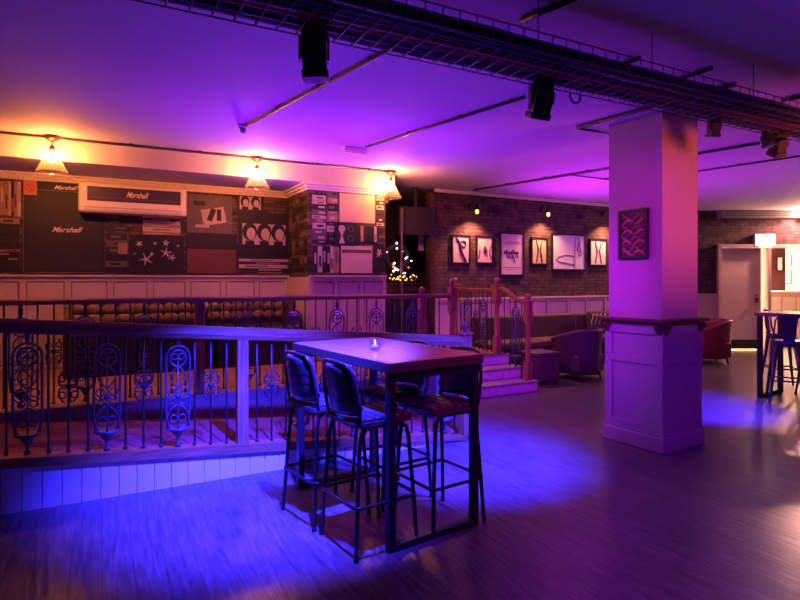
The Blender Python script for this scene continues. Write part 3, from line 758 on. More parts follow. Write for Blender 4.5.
bm = B(); add_box(bm, (.05, y-.002, -.03), (w*.52, .003, h*.42), rot=Matrix.Rotation(-.2, 4, 'Y'), mi=0); add_box(bm, (.02, y-.003, -.01), (w*.12, .004, h*.34), rot=Matrix.Rotation(.35, 4, 'Y'), mi=1); add_box(bm, (.12, y-.003, -.01), (w*.1, .004, h*.3), mi=1); add_box(bm, (-.14, y-.002, .14), (w*.25, .003, h*.12), mi=1); add_box(bm, (-.1, y-.002, -.17), (w*.3, .003, h*.08), mi=0)
obj('collage', bm, [M_pale, M_print], t)
t, w, h, y = panel('amp_head_print', 'black amplifier head over brown grille cloth, printed low on the wall', px_rect(186, 237, 234, 274, NW), NW-.006, M_print)
bm = B(); add_box(bm, (0, y-.001, -h*.18), (w*.95, .002, h*.60)); obj('grille_cloth', bm, M_rust, t)
t, w, h, y = panel('upper_portrait_print', 'small dark print with one pale portrait shape, above the band portrait', px_rect(236, 264, 195, 213, NW), NW, M_print2)
bm = B(); heads(bm, w*.75, h, y-.001, 2, r=.26, zc=.02); obj('portrait', bm, [M_skin, M_print], t)
t, w, h, y = panel('band_portrait_print', 'black print with a row of three pale faces under dark hair', px_rect(238, 289, 213, 258, NW), NW-.006, M_print)
bm = B(); heads(bm, w*.84, h, y-.001, 3, r=.17, zc=.03); obj('portraits', bm, [M_skin, M_print], t)
spines('low_spine_print', 'flat record spines printed below the row of three faces', px_rect(238, 289, 259, 274, NW), NW, False, 5, None, 11)
spines('high_spine_print', 'thin strip of dark boxes printed right above the air conditioner', px_rect(80, 122, 178, 184, NW), NW, True, 6, [M_print, M_print2, M_tan], 12)
# return of the breast
bm = B(); rnd = random.Random(9)
for i in range(5):
    for j in range(9):
        ya = N_BREAST+.06+.17*i; z = 1.63+.119*j
        add_box(bm, (BR0-.004, ya+.07, z+.045), (.008, .15*rnd.uniform(.7, 1), .10*rnd.uniform(.5, 1)), mi=rnd.randrange(4))
tag(obj('record_shelf_print', bm, [M_print, M_print2, mat('olive print', (.12, .085, .045), .6, noise=.5, scale=30.), M_rust]), 'dim brown print of packed record boxes on the narrow side of breast', 'print', 'music prints on the platform wall')
NB = N_BREAST
spines('white_sleeve_print', 'tall pile of cream sleeves printed at the left edge of wall breast', px_rect(312, 326, 195, 243, NB), NB, False, 10, [M_pale, M_pale, M_grey, M_print2], 14)
spines('pattern_strip_print', 'narrow mixed strip of sleeves printed beside the cream pile', px_rect(327, 338, 190, 243, NB), NB, False, 9, [M_grey, M_pale, M_print, M_tan], 15)
t, w, h, y = panel('blank_cream_print', 'large blank cream square print glowing under the right cone lamp', px_rect(339, 375, 194, 223, NB), NB, M_tan)
bm = B(); add_box(bm, (0, y-.001, 0), (w*.97, .002, h*.97)); obj('face_sheet', bm, mat('cream print', (.62, .44, .30), .6), t)
t, w, h, y = panel('speaker_print', 'dark print of two speaker boxes with a pale hourglass figure', px_rect(334, 357, 223, 245, NB), NB-.006, M_print)
bm = B(); add_lathe(bm, [(.05, 0), (.05, .002)], (-.06, y, .07), 12, 0, M=Matrix.Rotation(PI/2, 4, 'X')); add_prism(bm, [(-.10, -.13), (-.02, -.13), (-.05, -.02), (-.02, .05), (-.10, .05), (-.07, -.02)], 'y', y-.003, y, 0)
for z in (.07, -.06): add_tube(bm, ring((.07, y, z), .04), .006, 6, mi=1, closed=True)
obj('figures', bm, [M_pale, M_grey], t)
spines('letter_print', 'row of pale upright bars printed under the blank cream square', px_rect(358, 379, 226, 242, NB), NB-.004, True, 9, [M_pale, M_print, M_tan, M_print2], 17)
spines('bright_strip_print', 'black and white strip of sleeves at the right edge of wall breast', px_rect(376.5, 384, 196, 226, NB), NB, False, 7, [M_print, M_pale, M_print2], 18)
spines('lower_sleeve_print', 'pair of grey upright sleeves printed low on the left of breast', px_rect(313, 339, 246, 273, NB), NB, True, 6, [M_pale, M_grey, M_print, M_tan], 19)
t, w, h, y = panel('cream_block_print', 'plain cream block printed with a dark red top band, low on breast', px_rect(341, 372, 246, 273, NB), NB, mat('rose cream print', (.60, .42, .38), .6))
bm = B(); add_box(bm, (0, y-.001, h*.30), (w*.94, .002, h*.12)); obj('band', bm, M_rust, t)
t, w, h, y = panel('corner_sleeve_print', 'dark sleeve with a pale burst shape at lower right corner of breast', px_rect(373.5, 384, 244, 272, NB), NB, M_print)
bm = B()
for k in range(6): add_tube(bm, [(0, y-.002, .06), (.05*math.cos(k), y-.002, .06+.07*math.sin(k))], [.018, .004], 6)
obj('burst', bm, M_skin, t)

# wall air conditioner dressed as an amplifier head
x0, x1, z0, z1 = px_rect(78, 187, 185, 214, NW-.24)
t = thing('air_conditioner', 'white wall air conditioner with a black script lettered front, high on the wall', 'air conditioner', ((x0+x1)/2, NW, (z0+z1)/2))
w, h = x1-x0, z1-z0
bm = B(); add_box(bm, (0, -.12, 0), (w, .238, h), bev=.03); obj('body', bm, M_gloss_white, t)
bm = B(); add_box(bm, (.01, -.241, h*.13), (w*.86, .012, h*.48), bev=.004); fp = obj('front_panel', bm, mat('dark plum panel', (.05, .03, .06), .4), t)
bm = B(); add_box(bm, (.01, -.249, h*.0), (w*.84, .004, .012)); obj('gold_strip', bm, M_rust, t)
bm = B(); add_box(bm, (0, -.236, -h*.33), (w*.9, .02, .02)); add_box(bm, (0, -.23, -h*.42), (w*.9, .025, .02)); obj('louvre', bm, mat('louvre grey', (.5, .45, .45), .4), t)
o = text_mesh('script_lettering', 'Marshall', .1, M_gold, fp, (.02, -.2525, h*.14), (PI/2, 0, 0), .5, .002); xs_ = [q.co.x for q in o.data.vertices]; o.scale.x = w*.21/(max(xs_)-min(xs_))

# ================================================================ banquettes on the platform
def banquette(label, x0, x1, scroll_left=False, scroll_right=False):
    r = thing('banquette', label, 'bench seat', ((x0+x1)/2, 7.46, PZ), 0, 'banquettes against the platform wall')
    w = x1-x0
    bm = B(); add_box(bm, (0, .0, .19), (w-.02, .78, .38)); obj('base', bm, M_bench, r)
    bm = B(); add_box(bm, (0, -.06, .43), (w-.03, .74, .12), bev=.035); obj('seat_cushion', bm, M_bench, r)
    bm = B(); add_box(bm, (0, .40, .60), (w-.03, .16, .44), bev=.04); obj('back_board', bm, M_bench, r)
    bm = B()
    k = max(3, round(w/.16)); 
    for row in range(2):
        for i in range(k):
            add_ball(bm, (-w/2+w*(i+.5)/k, .33, .60+.12*row), .095, seg=12, scale=(w/k/.16*.95, .5, .75))
    obj('buttoned_back', bm, M_pattern, r)
    for s, on in ((-1, scroll_left), (1, scroll_right)):
        if not on: continue
        bm = B(); prof = [(.45, 0), (-.36, 0), (-.36, .56), (-.30, .60), (-.15, .62), (.0, .66), (.08, .74)] + [(.24+.155*math.cos(a), .72+.15*math.sin(a)) for a in [PI*(1-i/10) for i in range(11)]] + [(.45, .70)]
        add_prism(bm, prof, 'x', s*(w/2-.0)-.03, s*(w/2-.0)+.03)
        for rr in (.10, .05): add_tube(bm, [(s*w/2-.034, .24+rr*math.cos(a), .72+rr*math.sin(a)) for a in [2*PI*i/16 for i in range(16)]], .012, 6, closed=True)
        obj('scroll_end', bm, M_darkwood, r)
    return r
def bx(u, n=7.1): return on_wall(u, 300, n).x
banquette('leftmost black banquette with a scrolled wooden end and bronze buttoned back', bx(66), bx(135), True)
banquette('middle black banquette with a bronze buttoned back behind the railing post', bx(137), bx(214))
banquette('right hand black banquette ending in a scrolled wooden end beside the breast', bx(217), bx(300), False, True)

# ================================================================ alcove: television, counter, fairy lights
AX = 4.18
p = at_depth(416, 221, 9.0)
t = thing('television', 'large dark television hung in the alcove opening above the fairy lights', 'television', (p.x, p.y, p.z))
bm = B(); add_box(bm, (0, 0, 0), (.58, .06, .46), bev=.008); obj('casing', bm, M_black, t)
bm = B(); add_box(bm, (0, -.032, .0), (.55, .006, .42)); obj('screen', bm, M_screen, t)
bm = B(); add_box(bm, (0, .06, .35), (.06, .06, .45)); obj('bracket', bm, M_black, t)
for o in [t]: o.rotation_euler.z = math.radians(-12)
p = at_depth(394, 203, 8.75)
t = thing('alcove_shelf', 'short pink lit shelf at the top left of the alcove', 'shelf', (3.54, p.y, p.z))
bm = B(); add_box(bm, (.17, 0, 0), (.33, .2, .035)); obj('board', bm, M_dado, t)
bm = B(); add_box(bm, (.10, .05, -.08), (.03, .08, .13)); obj('bracket', bm, M_darkwood, t)
t = thing('bar_counter', 'dark wooden counter inside the alcove below the fairy lights', 'counter', (4.15, 8.3, PZ))
bm = B(); add_box(bm, (0, 0, .50), (1.15, .42, 1.0)); obj('body', bm, M_darkwood, t)
bm = B(); add_box(bm, (0, -.01, 1.02), (1.18, .48, .04), bev=.006); obj('top', bm, M_darkwood, t)
for k in range(3):
    bm = B(); add_box(bm, (-.38+.38*k, -.215, .5), (.32, .012, .8)); obj('panel', bm, mat('navy panel', (.03, .03, .05), .4), t)
# decorated wreath standing on the counter
wc = at_depth(397, 257, 8.85)
t = thing('lit_wreath', 'round dark wreath studded with white and violet fairy lights in the alcove', 'wreath', (wc.x, wc.y, wc.z))
bm = B(); rnd = random.Random(21)
add_tube(bm, ring((0, 0, 0), .19, n=24), .035, 8, closed=True)
for k in range(150):
    a = rnd.uniform(0, 2*PI); c = Vector((.19*math.cos(a), 0, .19*math.sin(a))); d = Vector((rnd.uniform(-1, 1), rnd.uniform(-1, .6), rnd.uniform(-1, 1))).normalized()*.07
    add_tube(bm, [c, c+d], [.006, .002], 4)
obj('branches', bm, M_fir, t)
for k in range(18):
    a = rnd.uniform(0, 2*PI); rr = rnd.uniform(.10, .25)
    bm = B(); add_ball(bm, (0, 0, 0), rnd.uniform(.011, .021), seg=8)
    obj('fairy_bulb', bm, [M_fairy_w, M_fairy_v, M_fairy_w, M_fairy_r, M_fairy_w][k % 5], t, (rr*math.cos(a), -.06, rr*math.sin(a)*1.15))
g0, g1 = at_depth(387, 279, 8.6), at_depth(424, 284, 8.6)
t = thing('lit_garland', 'low fir garland with amber fairy lights along the counter top', 'garland', ((g0.x+g1.x)/2, g0.y-.02, 1.525))
bm = B(); Lg = g1.x-g0.x
for k in range(160):
    x = rnd.uniform(-Lg/2, Lg/2); c = Vector((x, 0, 0)); d = Vector((rnd.uniform(-.6, .6), rnd.uniform(-1, 1), rnd.uniform(-.3, 1))).normalized()*.065
    add_tube(bm, [c, c+d], [.006, .002], 4)
add_tube(bm, [(-Lg/2, 0, 0), (0, 0, .012), (Lg/2, 0, 0)], .018, 6)
obj('branches', bm, M_fir, t)
for k in range(20):
    bm = B(); add_ball(bm, (0, 0, 0), rnd.uniform(.008, .015), seg=8); x = -Lg/2+Lg*(k+.5)/20*rnd.uniform(.8, 1)
    obj('fairy_bulb', bm, M_fairy_y, t, (x, -.06, rnd.uniform(0, .09)))
p = at_depth(401.5, 250, 8.7)
bm = B(); add_box(bm, (0, 0, 0), (.03, .03, 2.19)); o = obj('alcove_post', bm, mat('grey metal post', (.16, .13, .15), .4, .3), None, (p.x, p.y, 1.545)); tag(o, 'thin pale vertical post standing beside the lit wreath', 'post')
p = at_depth(421, 238, 9.3)
bm = B(); add_box(bm, (0, 0, 0), (.10, .02, .42)); o = obj('hanging_banner', bm, mat('pink banner', (.55, .22, .35), .6), None, p); tag(o, 'narrow pink strip of cloth hanging under the television', 'banner')

# ================================================================ brick wall: pictures and sconces
def frames():
    def face_sil(bm, w, h, z, y):
        add_tube(bm, [(-w*.28, y, z+h*.48), (-w*.05, y, z+h*.2), (.0, y, z-h*.05), (w*.2, y, z-h*.32), (w*.32, y, z-h*.48)], [.015, .022, .025, .02, .018], 6, 1)
        add_tube(bm, ring((w*.15, y, z+h*.22), w*.16), .016, 6, 1, closed=True)
        add_box(bm, (-w*.2, y, z+h*.30), (w*.3, .003, h*.05), mi=1)
    def blot(bm, w, h, z, y):
        add_tube(bm, [(-.01, y, z-h*.16), (0, y, z-h*.05), (.008, y, z+h*.1), (.0, y, z+h*.16)], [.012, .03, .028, .01], 8, 1)
        for s in (-1, 1): add_tube(bm, [(s*w*.42, y, z+h*.35), (s*w*.33, y, z), (s*w*.42, y, z-h*.35)], .012, 6, 2)
    def poster(bm, w, h, z, y):
        for k in range(7): add_tube(bm, [(-w*.34+w*.1*k, y, z+.0), (-w*.36+w*.1*k+.01, y, z+h*.08+.02*math.sin(k*2))], [.012, .018], 6, 1)
        for k in range(5): add_tube(bm, [(-w*.2+w*.12*k, y, z-h*.03), (-w*.2+w*.11*k, y, z-h*.09)], .01, 6, 1)
        add_tube(bm, [(w*.1, y, z-h*.05), (w*.12, y, z-h*.2)], .012, 6, 2)
        for zz in (.26, .30): add_box(bm, (0, y, z+h*zz), (w*.7, .002, .012), mi=2)
        add_box(bm, (0, y, z-h*.33), (w*.8, .002, .014), mi=2); add_box(bm, (0, y, z-h*.38), (w*.5, .002, .008), mi=2)
    def stripes(bm, w, h, z, y):
        for s in (-1, 1): add_tube(bm, [(s*w*.2, y, z+h*.45), (s*w*.08, y, z+h*.05), (s*w*.2, y, z-h*.45)], .014, 6, 1)
        add_box(bm, (0, y, z), (.02, .002, h*.5), mi=2)
    def guitar(bm, w, h, z, y):
        add_tube(bm, [(w*.2, y, z+h*.45), (w*.17, y, z-h*.48)], .008, 6, 2)
        add_tube(bm, [(w*.2, y, z-h*.12), (-.1, y, z-h*.08), (-w*.34, y, z-h*.14), (-w*.40, y, z-h*.22), (-w*.32, y, z-h*.28), (0, y, z-h*.34), (w*.16, y, z-h*.36)], .009, 6, 2)
        add_tube(bm, [(w*.3, y, z+h*.45), (w*.36, y, z+h*.1), (w*.42, y, z-.02), (w*.36, y, z-h*.1), (w*.3, y, z-h*.04)], .010, 6, 2)
        add_tube(bm, [(w*.30, y, z+h*.28), (w*.27, y, z+.05), (w*.33, y, z)], .010, 6, 2)
    data = ((451, 469.5, 235, 264, M_paperp, face_sil, 'framed pink print with a dark silhouette, leftmost on the brick wall'),
            (475.5, 492.5, 236, 264, M_paperp, blot, 'framed pink print with a small dark blot, second from left on brick wall'),
            (499, 523.5, 232.5, 276, mat('pink poster paper', (.80, .62, .64), .5), poster, 'tall framed pale pink poster with a row of small figures'),
            (530.5, 546.5, 237.5, 265, M_papery, stripes, 'narrow framed yellowish print between the tall poster and the large white print'),
            (551, 585, 234, 270.5, M_paper, guitar, 'large framed white print with a thin line drawing under middle sconce'),
            (589, 606, 239, 266, M_paper, stripes, 'framed white print nearest the pillar on the brick wall'))
    for u0, u1, v0, v1, m, f, lab in data:
        x0, x1, z0, z1 = px_rect(u0, u1, v0, v1, N_BRICK)
        t = thing('framed_print', lab, 'picture', ((x0+x1)/2, N_BRICK, (z0+z1)/2), 0, 'framed prints on the brick wall')
        art_frame(t, x1-x0, z1-z0, 0, m, marks=(f,), m_mark=[M_ink, M_inkg], fw=.028)
frames()
sconce_pts = []
def sconce(label):
    r = thing('wall_sconce', label, 'lamp', group='sconces on the brick wall')
    bm = B(); add_lathe(bm, [(.055, 0), (.055, .015), (.03, .03)], M=Matrix.Rotation(PI/2, 4, 'X'), seg=16); obj('wall_plate', bm, M_black, r)
    bm = B(); add_tube(bm, [(0, -.02, 0), (0, -.08, .09), (0, -.14, .11), (0, -.18, .07), (0, -.19, .02)], .010, 8); obj('arm', bm, M_black, r)
    bm = B(); add_lathe(bm, [(.018, .05), (.03, .03), (.045, -.02), (.05, -.06), (.044, -.06), (.02, .0)], (0, -.19, -.01), 16); obj('cap', bm, M_black, r)
    bm = B(); add_ball(bm, (0, -.19, -.10), .030, seg=12, scale=(1, 1, 1.3)); obj('bulb', bm, M_edison, r)
    return r
for i, (u, v, lab) in enumerate(((470.5, 207, 'dark wall sconce with amber bulb above the two small pink prints'), (541, 210, 'dark wall sconce with amber bulb above the narrow yellowish print'), (603, 214, 'dark wall sconce with amber bulb close to the pillar'))):
    p = on_wall(u, v, N_BRICK)
    if i == 0: s0_ = s = sconce(lab)
    else: s = copy_tree(s0_); s['label'] = lab
    s.location = (p.x, N_BRICK, p.z); sconce_pts.append((p.x, N_BRICK-.19, p.z-.10))

# ================================================================ seating by the brick wall
t = thing('wall_banquette', 'long brown patterned banquette below the cream panelling of brick wall', 'bench seat', (8.3, N_BRICK-.03, 0))
bm = B(); add_box(bm, (0, -.30, .20), (5.7, .56, .40)); obj('base', bm, M_bench, t)
for k in range(5):
    bm = B(); add_box(bm, (-2.28+1.14*k, -.33, .45), (1.12, .58, .13), bev=.04)
    obj('seat_cushion', bm, M_brownseat, t)
for k in range(5):
    bm = B(); add_box(bm, (-2.28+1.14*k, -.10, .70), (1.12, .15, .44), bev=.05); obj('back_cushion', bm, M_brownseat, t)
def tub_chair(name, label, loc, rz, m, w=.78, h=.78):
    r = thing(name, label, 'armchair', loc, rz, 'tub armchairs')
    bm = B(); add_box(bm, (.02, 0, .26), (.62, w-.16, .26), bev=.03); obj('base', bm, m, r)
    bm = B(); add_box(bm, (.05, 0, .43), (.56, w-.26, .13), bev=.045); obj('seat_cushion', bm, m, r)
    bm = B()                                  # wrap-round back and arms, leaning out, rolled rim
    n = 22; R0 = []; 
    for i in range(n+1):
        a = math.radians(62+236*i/n)
        cx_, cy_ = .36*math.cos(a), (w/2-.06)*math.sin(a)
        if math.cos(a) > 0: cx_ = .36*math.cos(a)*1.25
        top = .60+(h-.60)*max(0, min(1, (.25-cx_)/.5))
        ring_ = []
        for (o, z) in ((.0, .10), (.015, .35), (.045, top-.03), (.055, top-.005), (.04, top+.02), (.0, top+.022), (-.045, top-.01), (-.05, top-.06), (-.07, .40), (-.07, .10)):
            l = math.hypot(cx_, cy_); k = (l+o)/l; ring_.append(bm.verts.new((cx_*k, cy_*k, z)))
        R0.append(ring_)
    for a, b in zip(R0, R0[1:]):
        for i in range(10):
            f = bm.faces.new((a[i], a[(i+1) % 10], b[(i+1) % 10], b[i])); f.smooth = True
    bm.faces.new(R0[0]); bm.faces.new(list(reversed(R0[-1])))
    bmesh.ops.recalc_face_normals(bm, faces=bm.faces[:])
    obj('wrap_back', bm, m, r)
    for sx in (.24, -.24):
        for sy in (1, -1):
            bm = B(); add_tube(bm, [(sx, sy*.22, .14), (sx*1.08, sy*.24, 0)], [.022, .014], 8); obj('leg', bm, M_darkwood, r)
    return r
p = at_height(582, 383, 0)
tub_chair('tub_armchair', 'plum tub armchair with its back turned, just left of the pillar', (p.x+.26, p.y+.36, 0), PI/2+.05, M_purple, .74, .76)
p = at_height(712, 362, 0)
tub_chair('tub_armchair', 'red leather tub armchair standing right of the pillar near the far door', (*room(5.74, 10.45), 0), math.radians(172)-A, M_red, .80, .78)
p = at_height(545, 385, 0)
t = thing('pouffe', 'low dark plum square pouffe between steps and plum armchair', 'pouffe', (p.x+.10, p.y+.24, 0))
bm = B(); add_box(bm, (0, 0, .22), (.44, .44, .36), bev=.03); obj('body', bm, M_purple, t)
bm = B(); add_box(bm, (0, 0, .43), (.45, .45, .07), bev=.025); obj('cushion', bm, M_purple, t)
for sx in (-.17, .17):
    for sy in (-.17, .17):
        bm = B(); add_tube(bm, [(sx, sy, .05), (sx, sy, 0)], .02, 8); obj('leg', bm, M_darkwood, t)
# striped cushion on the bench
x0, x1, z0, z1 = px_rect(589, 609, 319, 336, 7.45)
t = thing('striped_cushion', 'gold and black striped cushion leaning on the banquette beside the pillar', 'cushion', ((x0+x1)/2, 7.52, .74))
bm = B(); add_box(bm, (0, 0, 0), (.44, .14, .42), bev=.06, mi=0)
bmesh.ops.rotate(bm, verts=bm.verts[:], cent=(0, 0, 0), matrix=Matrix.Rotation(-.15, 3, 'X'))
obj('pad', bm, mat('black cushion cloth', (.05, .03, .03), .8), t)
bm = B()
for k in range(5):
    add_tube(bm, [(-.17+.085*k+.03*math.sin(i*1.1+k), -.072+.02*abs(i-4)/4-.012*(i-4)/4, -.16+.04*i) for i in range(9)], .012, 6)
obj('stripes', bm, mat('gold stripe', (.60, .42, .20), .6), t)

# ================================================================ cable tray, rods, cables, spotlights
TN0, TN1, TZ = 2.285, 2.70, 2.75
TX0, TX1 = -2.2, 12.5
t = thing('cable_tray', 'long wire basket cable tray hung across the ceiling', 'cable tray', (0, (TN0+TN1)/2, TZ))
bm = B(); hw = (TN1-TN0)/2
for y in [-hw+2*hw*i/5 for i in range(6)]: add_tube(bm, [(TX0, y, 0), (TX1, y, 0)], .0042, 5)
for z in (.05, .10):
    for y in (-hw, hw): add_tube(bm, [(TX0, y, z), (TX1, y, z)], .0042, 5)
x = TX0+.05
while x < TX1:
    add_tube(bm, [(x, -hw, .105), (x, -hw, 0), (x, hw, 0), (x, hw, .105)], .0036, 5); x += .10
obj('wire_basket', bm, M_wire, t)
bars = []
for k, x in enumerate((-.6, .95, 2.05, 2.95, 4.0, 5.4, 7.0, 8.6)):
    for y in (-.225, .225):
        bm = B(); add_tube(bm, [(x, y*.92, -.006), (x, y*.92, ZC-TZ+.003)], .0035, 6); obj('threaded_rod', bm, M_wire, t)
def cable(label, y, z, r, m, seed, amp=.012, x0=TX0, x1=TX1):
    rnd = random.Random(seed); bm = B(); pts = []; x = x0; ph = rnd.uniform(0, 6)
    while x <= x1:
        pts.append((x, y+amp*math.sin(x*2.1+ph)+rnd.uniform(-.004, .004), z+abs(.006*math.sin(x*5+ph)))); x += .22
    add_tube(bm, pts, r, 7); return tag(obj('power_cable', bm, m), label, 'cable', 'cables lying in the tray')
zt0 = TZ+.012
for i, (y, dz, r, m, lab) in enumerate(((TN1-.035, .0, .022, M_cabB, 'thick black cable along the far edge of the ceiling tray'), (TN1-.085, .0, .020, M_cabN, 'navy cable next to the far edge of the ceiling tray'),
        (TN1-.06, .042, .022, M_cabB, 'black cable lying on top of the two at the far edge of tray'), (2.49, .0, .020, M_cabR, 'thick dark red cable down the middle of the ceiling tray'),
        (2.535, .0, .014, M_cabR, 'thin dark red cable beside the thick red one in tray'), (TN0+.04, .0, .022, M_cabB, 'thick black cable along the near edge of the ceiling tray'),
        (TN0+.09, .0, .020, M_cabN, 'navy cable next to the near edge of the ceiling tray'), (TN0+.065, .042, .022, M_cabB, 'black cable lying on top of the two at the near edge of tray'), (2.43, .0, .010, M_cabB, 'thin black cable between the red and the near edge cables'))):
    cable(lab, y, zt0+dz+r-.008, r, m, i, .008)
# loops of spare cable
for k, (u, v, r_, lab) in enumerate(((438, 32, .09, 'loop of red cable rising above the tray, left of centre'), (566, 96, .045, 'small loop of black cable hanging under the tray beside second spotlight'), (797, 158, .10, 'loop of black cable hanging under the tray at right edge'))):
    D = (at_height(u, v, TZ)-Vector((0, 0, TZ))); p = at_height(u, v, TZ)
    if k: p.z = TZ-.02; p.y = TN1-.02
    bm = B(); add_tube(bm, ring((0, 0, .02 if k == 0 else -.005), r_, n=18, a0=(0 if k == 0 else PI*.9), a1=(PI if k == 0 else PI*2.1)), .007, 7)
    if k == 0: p = Vector((at_depth(u, v, 2.75).x, 2.44, TZ+.02))
    o = obj('cable_loop', bm, M_cabR if k == 0 else M_cabB, None, p); tag(o, lab, 'cable', 'cables lying in the tray')
def spotlight(label, s=1.0, tilt=(.0, .0)):
    r = thing('stage_spotlight', label, 'spotlight', group='stage spotlights under the tray')
    bm = B(); add_box(bm, (0, 0, -.03), (.05, .05, .06)); add_box(bm, (0, 0, -.07), (.155, .12, .055), bev=.01); obj('clamp', bm, M_black, r)
    bm = B(); add_box(bm, (-.085, 0, -.14), (.014, .06, .14)); add_box(bm, (.085, 0, -.14), (.014, .06, .14)); add_box(bm, (0, 0, -.095), (.184, .06, .012)); obj('yoke', bm, M_black, r)
    R = Matrix.Translation((0, 0, -.19)) @ Matrix.Rotation(tilt[0], 4, 'X') @ Matrix.Rotation(tilt[1], 4, 'Y')
    bm = B(); add_box(bm, (0, 0, -.0), (.145, .15, .18), bev=.02); add_box(bm, (0, 0, -.105), (.16, .165, .05), bev=.012)
    for k in range(5): add_box(bm, (0, 0, .03+.016*k-.03), (.152, .157, .006))
    bmesh.ops.transform(bm, matrix=R, verts=bm.verts[:]); b = obj('body', bm, M_black, r)
    bm = B(); add_lathe(bm, [(.055, -.132), (.058, -.128), (.058, -.12)], seg=18); bmesh.ops.transform(bm, matrix=R, verts=bm.verts[:]); obj('lens', bm, M_lens, b)
    r.scale = (s, s, s); return r
for i, (u, v, s, tl, lab) in enumerate(((314, 27, .82, (.08, -.06), 'large black stage spotlight hanging under the tray at upper left'), (541, 81, .80, (.35, .12), 'black stage spotlight hanging under the tray left of the pillar'),
        (714, 127, .50, (.2, .0), 'small black spotlight hanging under the tray just right of pillar'), (768, 138, .5, (-.2, .0), 'small round black spotlight beside the rightmost large one'), (778, 142, .68, (.5, -.2), 'rightmost large black spotlight hanging under the tray'))):
    yy = TN1-.06; k = (u-CX)/F; D = yy/(CA-k*SA); x, y = room(k*D, D)
    sp = spotlight(lab, s, tl); sp.location = (x, yy, TZ+.03); sp.rotation_euler.z = -A+.15

# ceiling conduits running away from the tray
def conduit(label, pts, r=.012, m=M_pipe):
    bm = B(); add_tube(bm, pts, r, 8); P0, P1 = Vector(pts[0]), Vector(pts[-1]); n = max(1, int((P1-P0).length/.6))
    for k in range(1, n): q = P0.lerp(P1, k/n); add_box(bm, (q.x, q.y, q.z+.004), (.035, .035, .03))
    return tag(obj('ceiling_pipe', bm, m), label, 'pipe', 'conduits on the ceiling')
zp = ZC-.02
def ch(u, v): return at_height(u, v, zp)
conduit('brown conduit on the ceiling running from white sensor to the tray', [ch(246, 126), ch(385, 52), ch(440, 23)], .013, mat('brown pipe', (.13, .05, .06), .5))
conduit('grey conduit on the ceiling ending at the small emergency light', [ch(366, 147), ch(525, 97)], .014)
conduit('grey conduit on the ceiling above the framed prints, ending near pillar', [ch(474, 190), ch(606, 169), ch(760, 143)], .016)
conduit('thin branch conduit on the ceiling meeting the brick wall beside the pillar', [ch(570, 175), ch(640, 183)], .010)
conduit('second grey conduit on the ceiling right of the pillar', [ch(640, 180), ch(800, 156)], .012)
conduit('dark strut on the ceiling meeting the tray just left of the pillar', [ch(577, 128), ch(655, 106), ch(735, 84)], .018, M_black)
conduit('short dark strut on the ceiling left of the pillar top', [ch(577, 128), ch(612, 134)], .012, M_black)
conduit('dark strut on the ceiling at the top edge above the tray', [ch(521, 21), ch(580, -4)], .017, M_black)
conduit('dark strut on the ceiling above the middle of the tray', [ch(598, 73), ch(640, 58)], .015, M_black)
conduit('dark strut on the ceiling above the tray right of the pillar', [ch(662, 85), ch(712, 68)], .015, M_black)
conduit('dark strut on the ceiling above the tray at right edge', [ch(782, 101), ch(815, 93)], .017, M_black)
p = ch(243, 127)
t = thing('ceiling_sensor', 'small pale round sensor on the ceiling at the end of brown conduit', 'sensor', (p.x, p.y, ZC))
bm = B(); add_lathe(bm, [(.05, .0), (.05, -.02), (.035, -.035)], seg=16); obj('base', bm, M_gloss_white, t)
bm = B(); add_lathe(bm, [(.03, -.033), (.03, -.06), (.015, -.08), (.002, -.085)], seg=16); obj('dome', bm, mat('sensor grey', (.4, .38, .45), .4), t)
p = ch(354, 150)
t = thing('emergency_light', 'small slim emergency light box on the ceiling at end of grey conduit', 'light', (p.x, p.y, ZC), .2)
bm = B(); add_box(bm, (0, 0, -.025), (.30, .09, .05), bev=.01); obj('housing', bm, M_gloss_white, t)
bm = B(); add_box(bm, (0, 0, -.056), (.27, .06, .014), bev=.004); obj('diffuser', bm, mat('opal', (.8, .75, .8), .4), t)

# ================================================================ lights
def light(name, kind, loc, power, col, size=.05, target=None, cone=60., blend=.6):
    d = bpy.data.lights.new(name, kind); d.energy = power; d.color = col
    if kind == 'AREA': d.shape = 'DISK'; d.size = size
    else: d.shadow_soft_size = size
    if kind == 'SPOT': d.spot_size = math.radians(cone); d.spot_blend = blend
    o = bpy.data.objects.new(name, d); C.objects.link(o); o.location = loc
    if target is not None: o.rotation_euler = (Vector(target)-Vector(loc)).to_track_quat('-Z', 'Y').to_euler()
    return o
def R3(X, D, Z): x, y = room(X, D); return Vector((x, y, Z))
AMBER = (1., .40, .17); BLUE = (.025, .02, 1.); VIOLET = (.26, .0, 1.)
for p in sconce_pts: light('sconce_light', 'SPOT', (p[0], p[1]-.02, p[2]-.055), 105, AMBER, .04, (p[0], p[1]+.12, p[2]-1.2), 125, .8)
light('hall_light', 'POINT', FR @ Vector((9.2, 2.2, 2.4)), 2600, (1., .62, .38), .2)
light('wall_lamp_light', 'POINT', FR @ Vector((fu(801), -.30, fz(216)-.02)), 330, (1., .46, .32), .06)
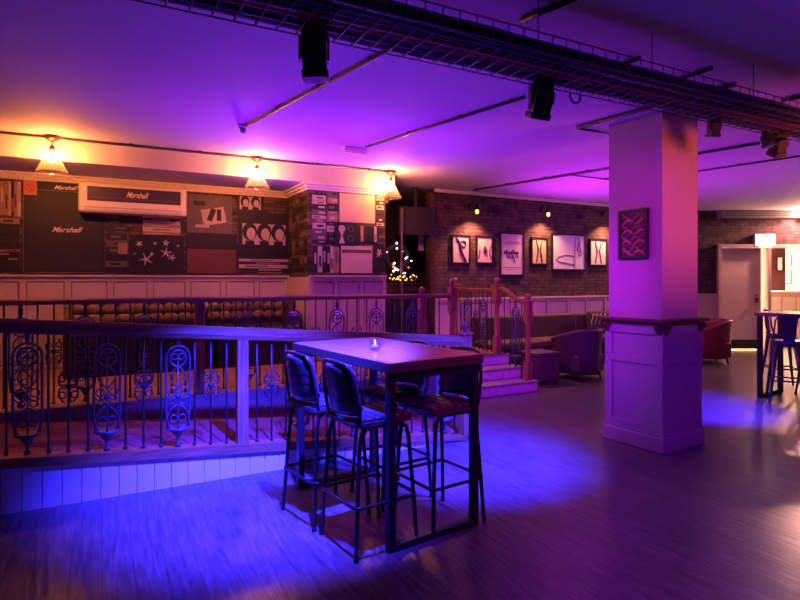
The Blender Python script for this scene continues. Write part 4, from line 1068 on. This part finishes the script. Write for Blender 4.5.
# stage spots on the tray
light('blue_spot', 'SPOT', R3(-.27, 2.80, 2.66), 9000, BLUE, .05, R3(-.95, 4.05, 0), 58, 1.)
light('blue_spot_middle', 'SPOT', R3(.92, 3.72, 2.50), 6500, BLUE, .05, R3(.55, 4.85, 0), 54, 1.)
light('blue_spot_right', 'SPOT', R3(3.3, 5.2, 2.5), 5200, (.04, .01, 1.), .05, R3(3.65, 6.7, 0), 40, 1.)
# unseen violet lamps, added to wash the ceiling from below
light('violet_ceiling_fill', 'SPOT', (2.2, 6.3, PZ+.15), 760, VIOLET, .3, (2.4, 5.1, 3.), 118, 1.)
light('violet_ceiling_fill_right', 'SPOT', (6.4, 7.0, .9), 760, (.55, .02, .9), .3, (7.4, 5.2, 3.), 135, 1.)
# red-orange spot of the bar side on the pillar, magenta spot over the tables
light('bar_spot', 'SPOT', R3(6.0, 2.6, 1.75), 800, (1., .13, .07), .45, R3(2.6, 5.2, 2.35), 30, .8)
light('violet_fill_back', 'SPOT', R3(1.05, 3.8, 2.45), 380, (.36, .0, .95), .08, R3(2.0, 7.2, .2), 62, 1.)  # second beam added at this head to tint steps and seating violet
light('magenta_spot', 'SPOT', R3(1.7, 2.5, 2.6), 260, (.60, .0, .62), .1, R3(2.05, 5.2, 2.0), 40, 1.)
light('magenta_spot_table', 'SPOT', R3(1.35, 2.7, 2.62), 170, (.70, .0, .62), .1, R3(.15, 3.6, 1.05), 44, 1.)

light('violet_fill_front', 'SPOT', R3(2.4, .6, 2.85), 420, (.26, .0, 1.), .15, R3(2.6, 4.2, 0), 95, 1.)  # added fill without a fixture, tints the near floor violet
w = bpy.data.worlds.new('World'); bpy.context.scene.world = w; w.use_nodes = True
w.node_tree.nodes['Background'].inputs[0].default_value = (.10, .02, .16, 1); w.node_tree.nodes['Background'].inputs[1].default_value = .05

# ================================================================ camera
cd = bpy.data.cameras.new('Camera'); cam = bpy.data.objects.new('Camera', cd); C.objects.link(cam)
cd.sensor_width = 36; cd.lens = 36*F/800; cd.shift_y = -(300-CY)/800; cd.clip_start = .05
cam.location = (0, 0, H); cam.rotation_euler = (PI/2, 0, -A)
sc = bpy.context.scene; sc.camera = cam
sc.view_settings.view_transform = 'Standard'; sc.view_settings.look = 'None'; sc.view_settings.gamma = 1; sc.view_settings.use_curve_mapping = False
sc.view_settings.exposure = -.08
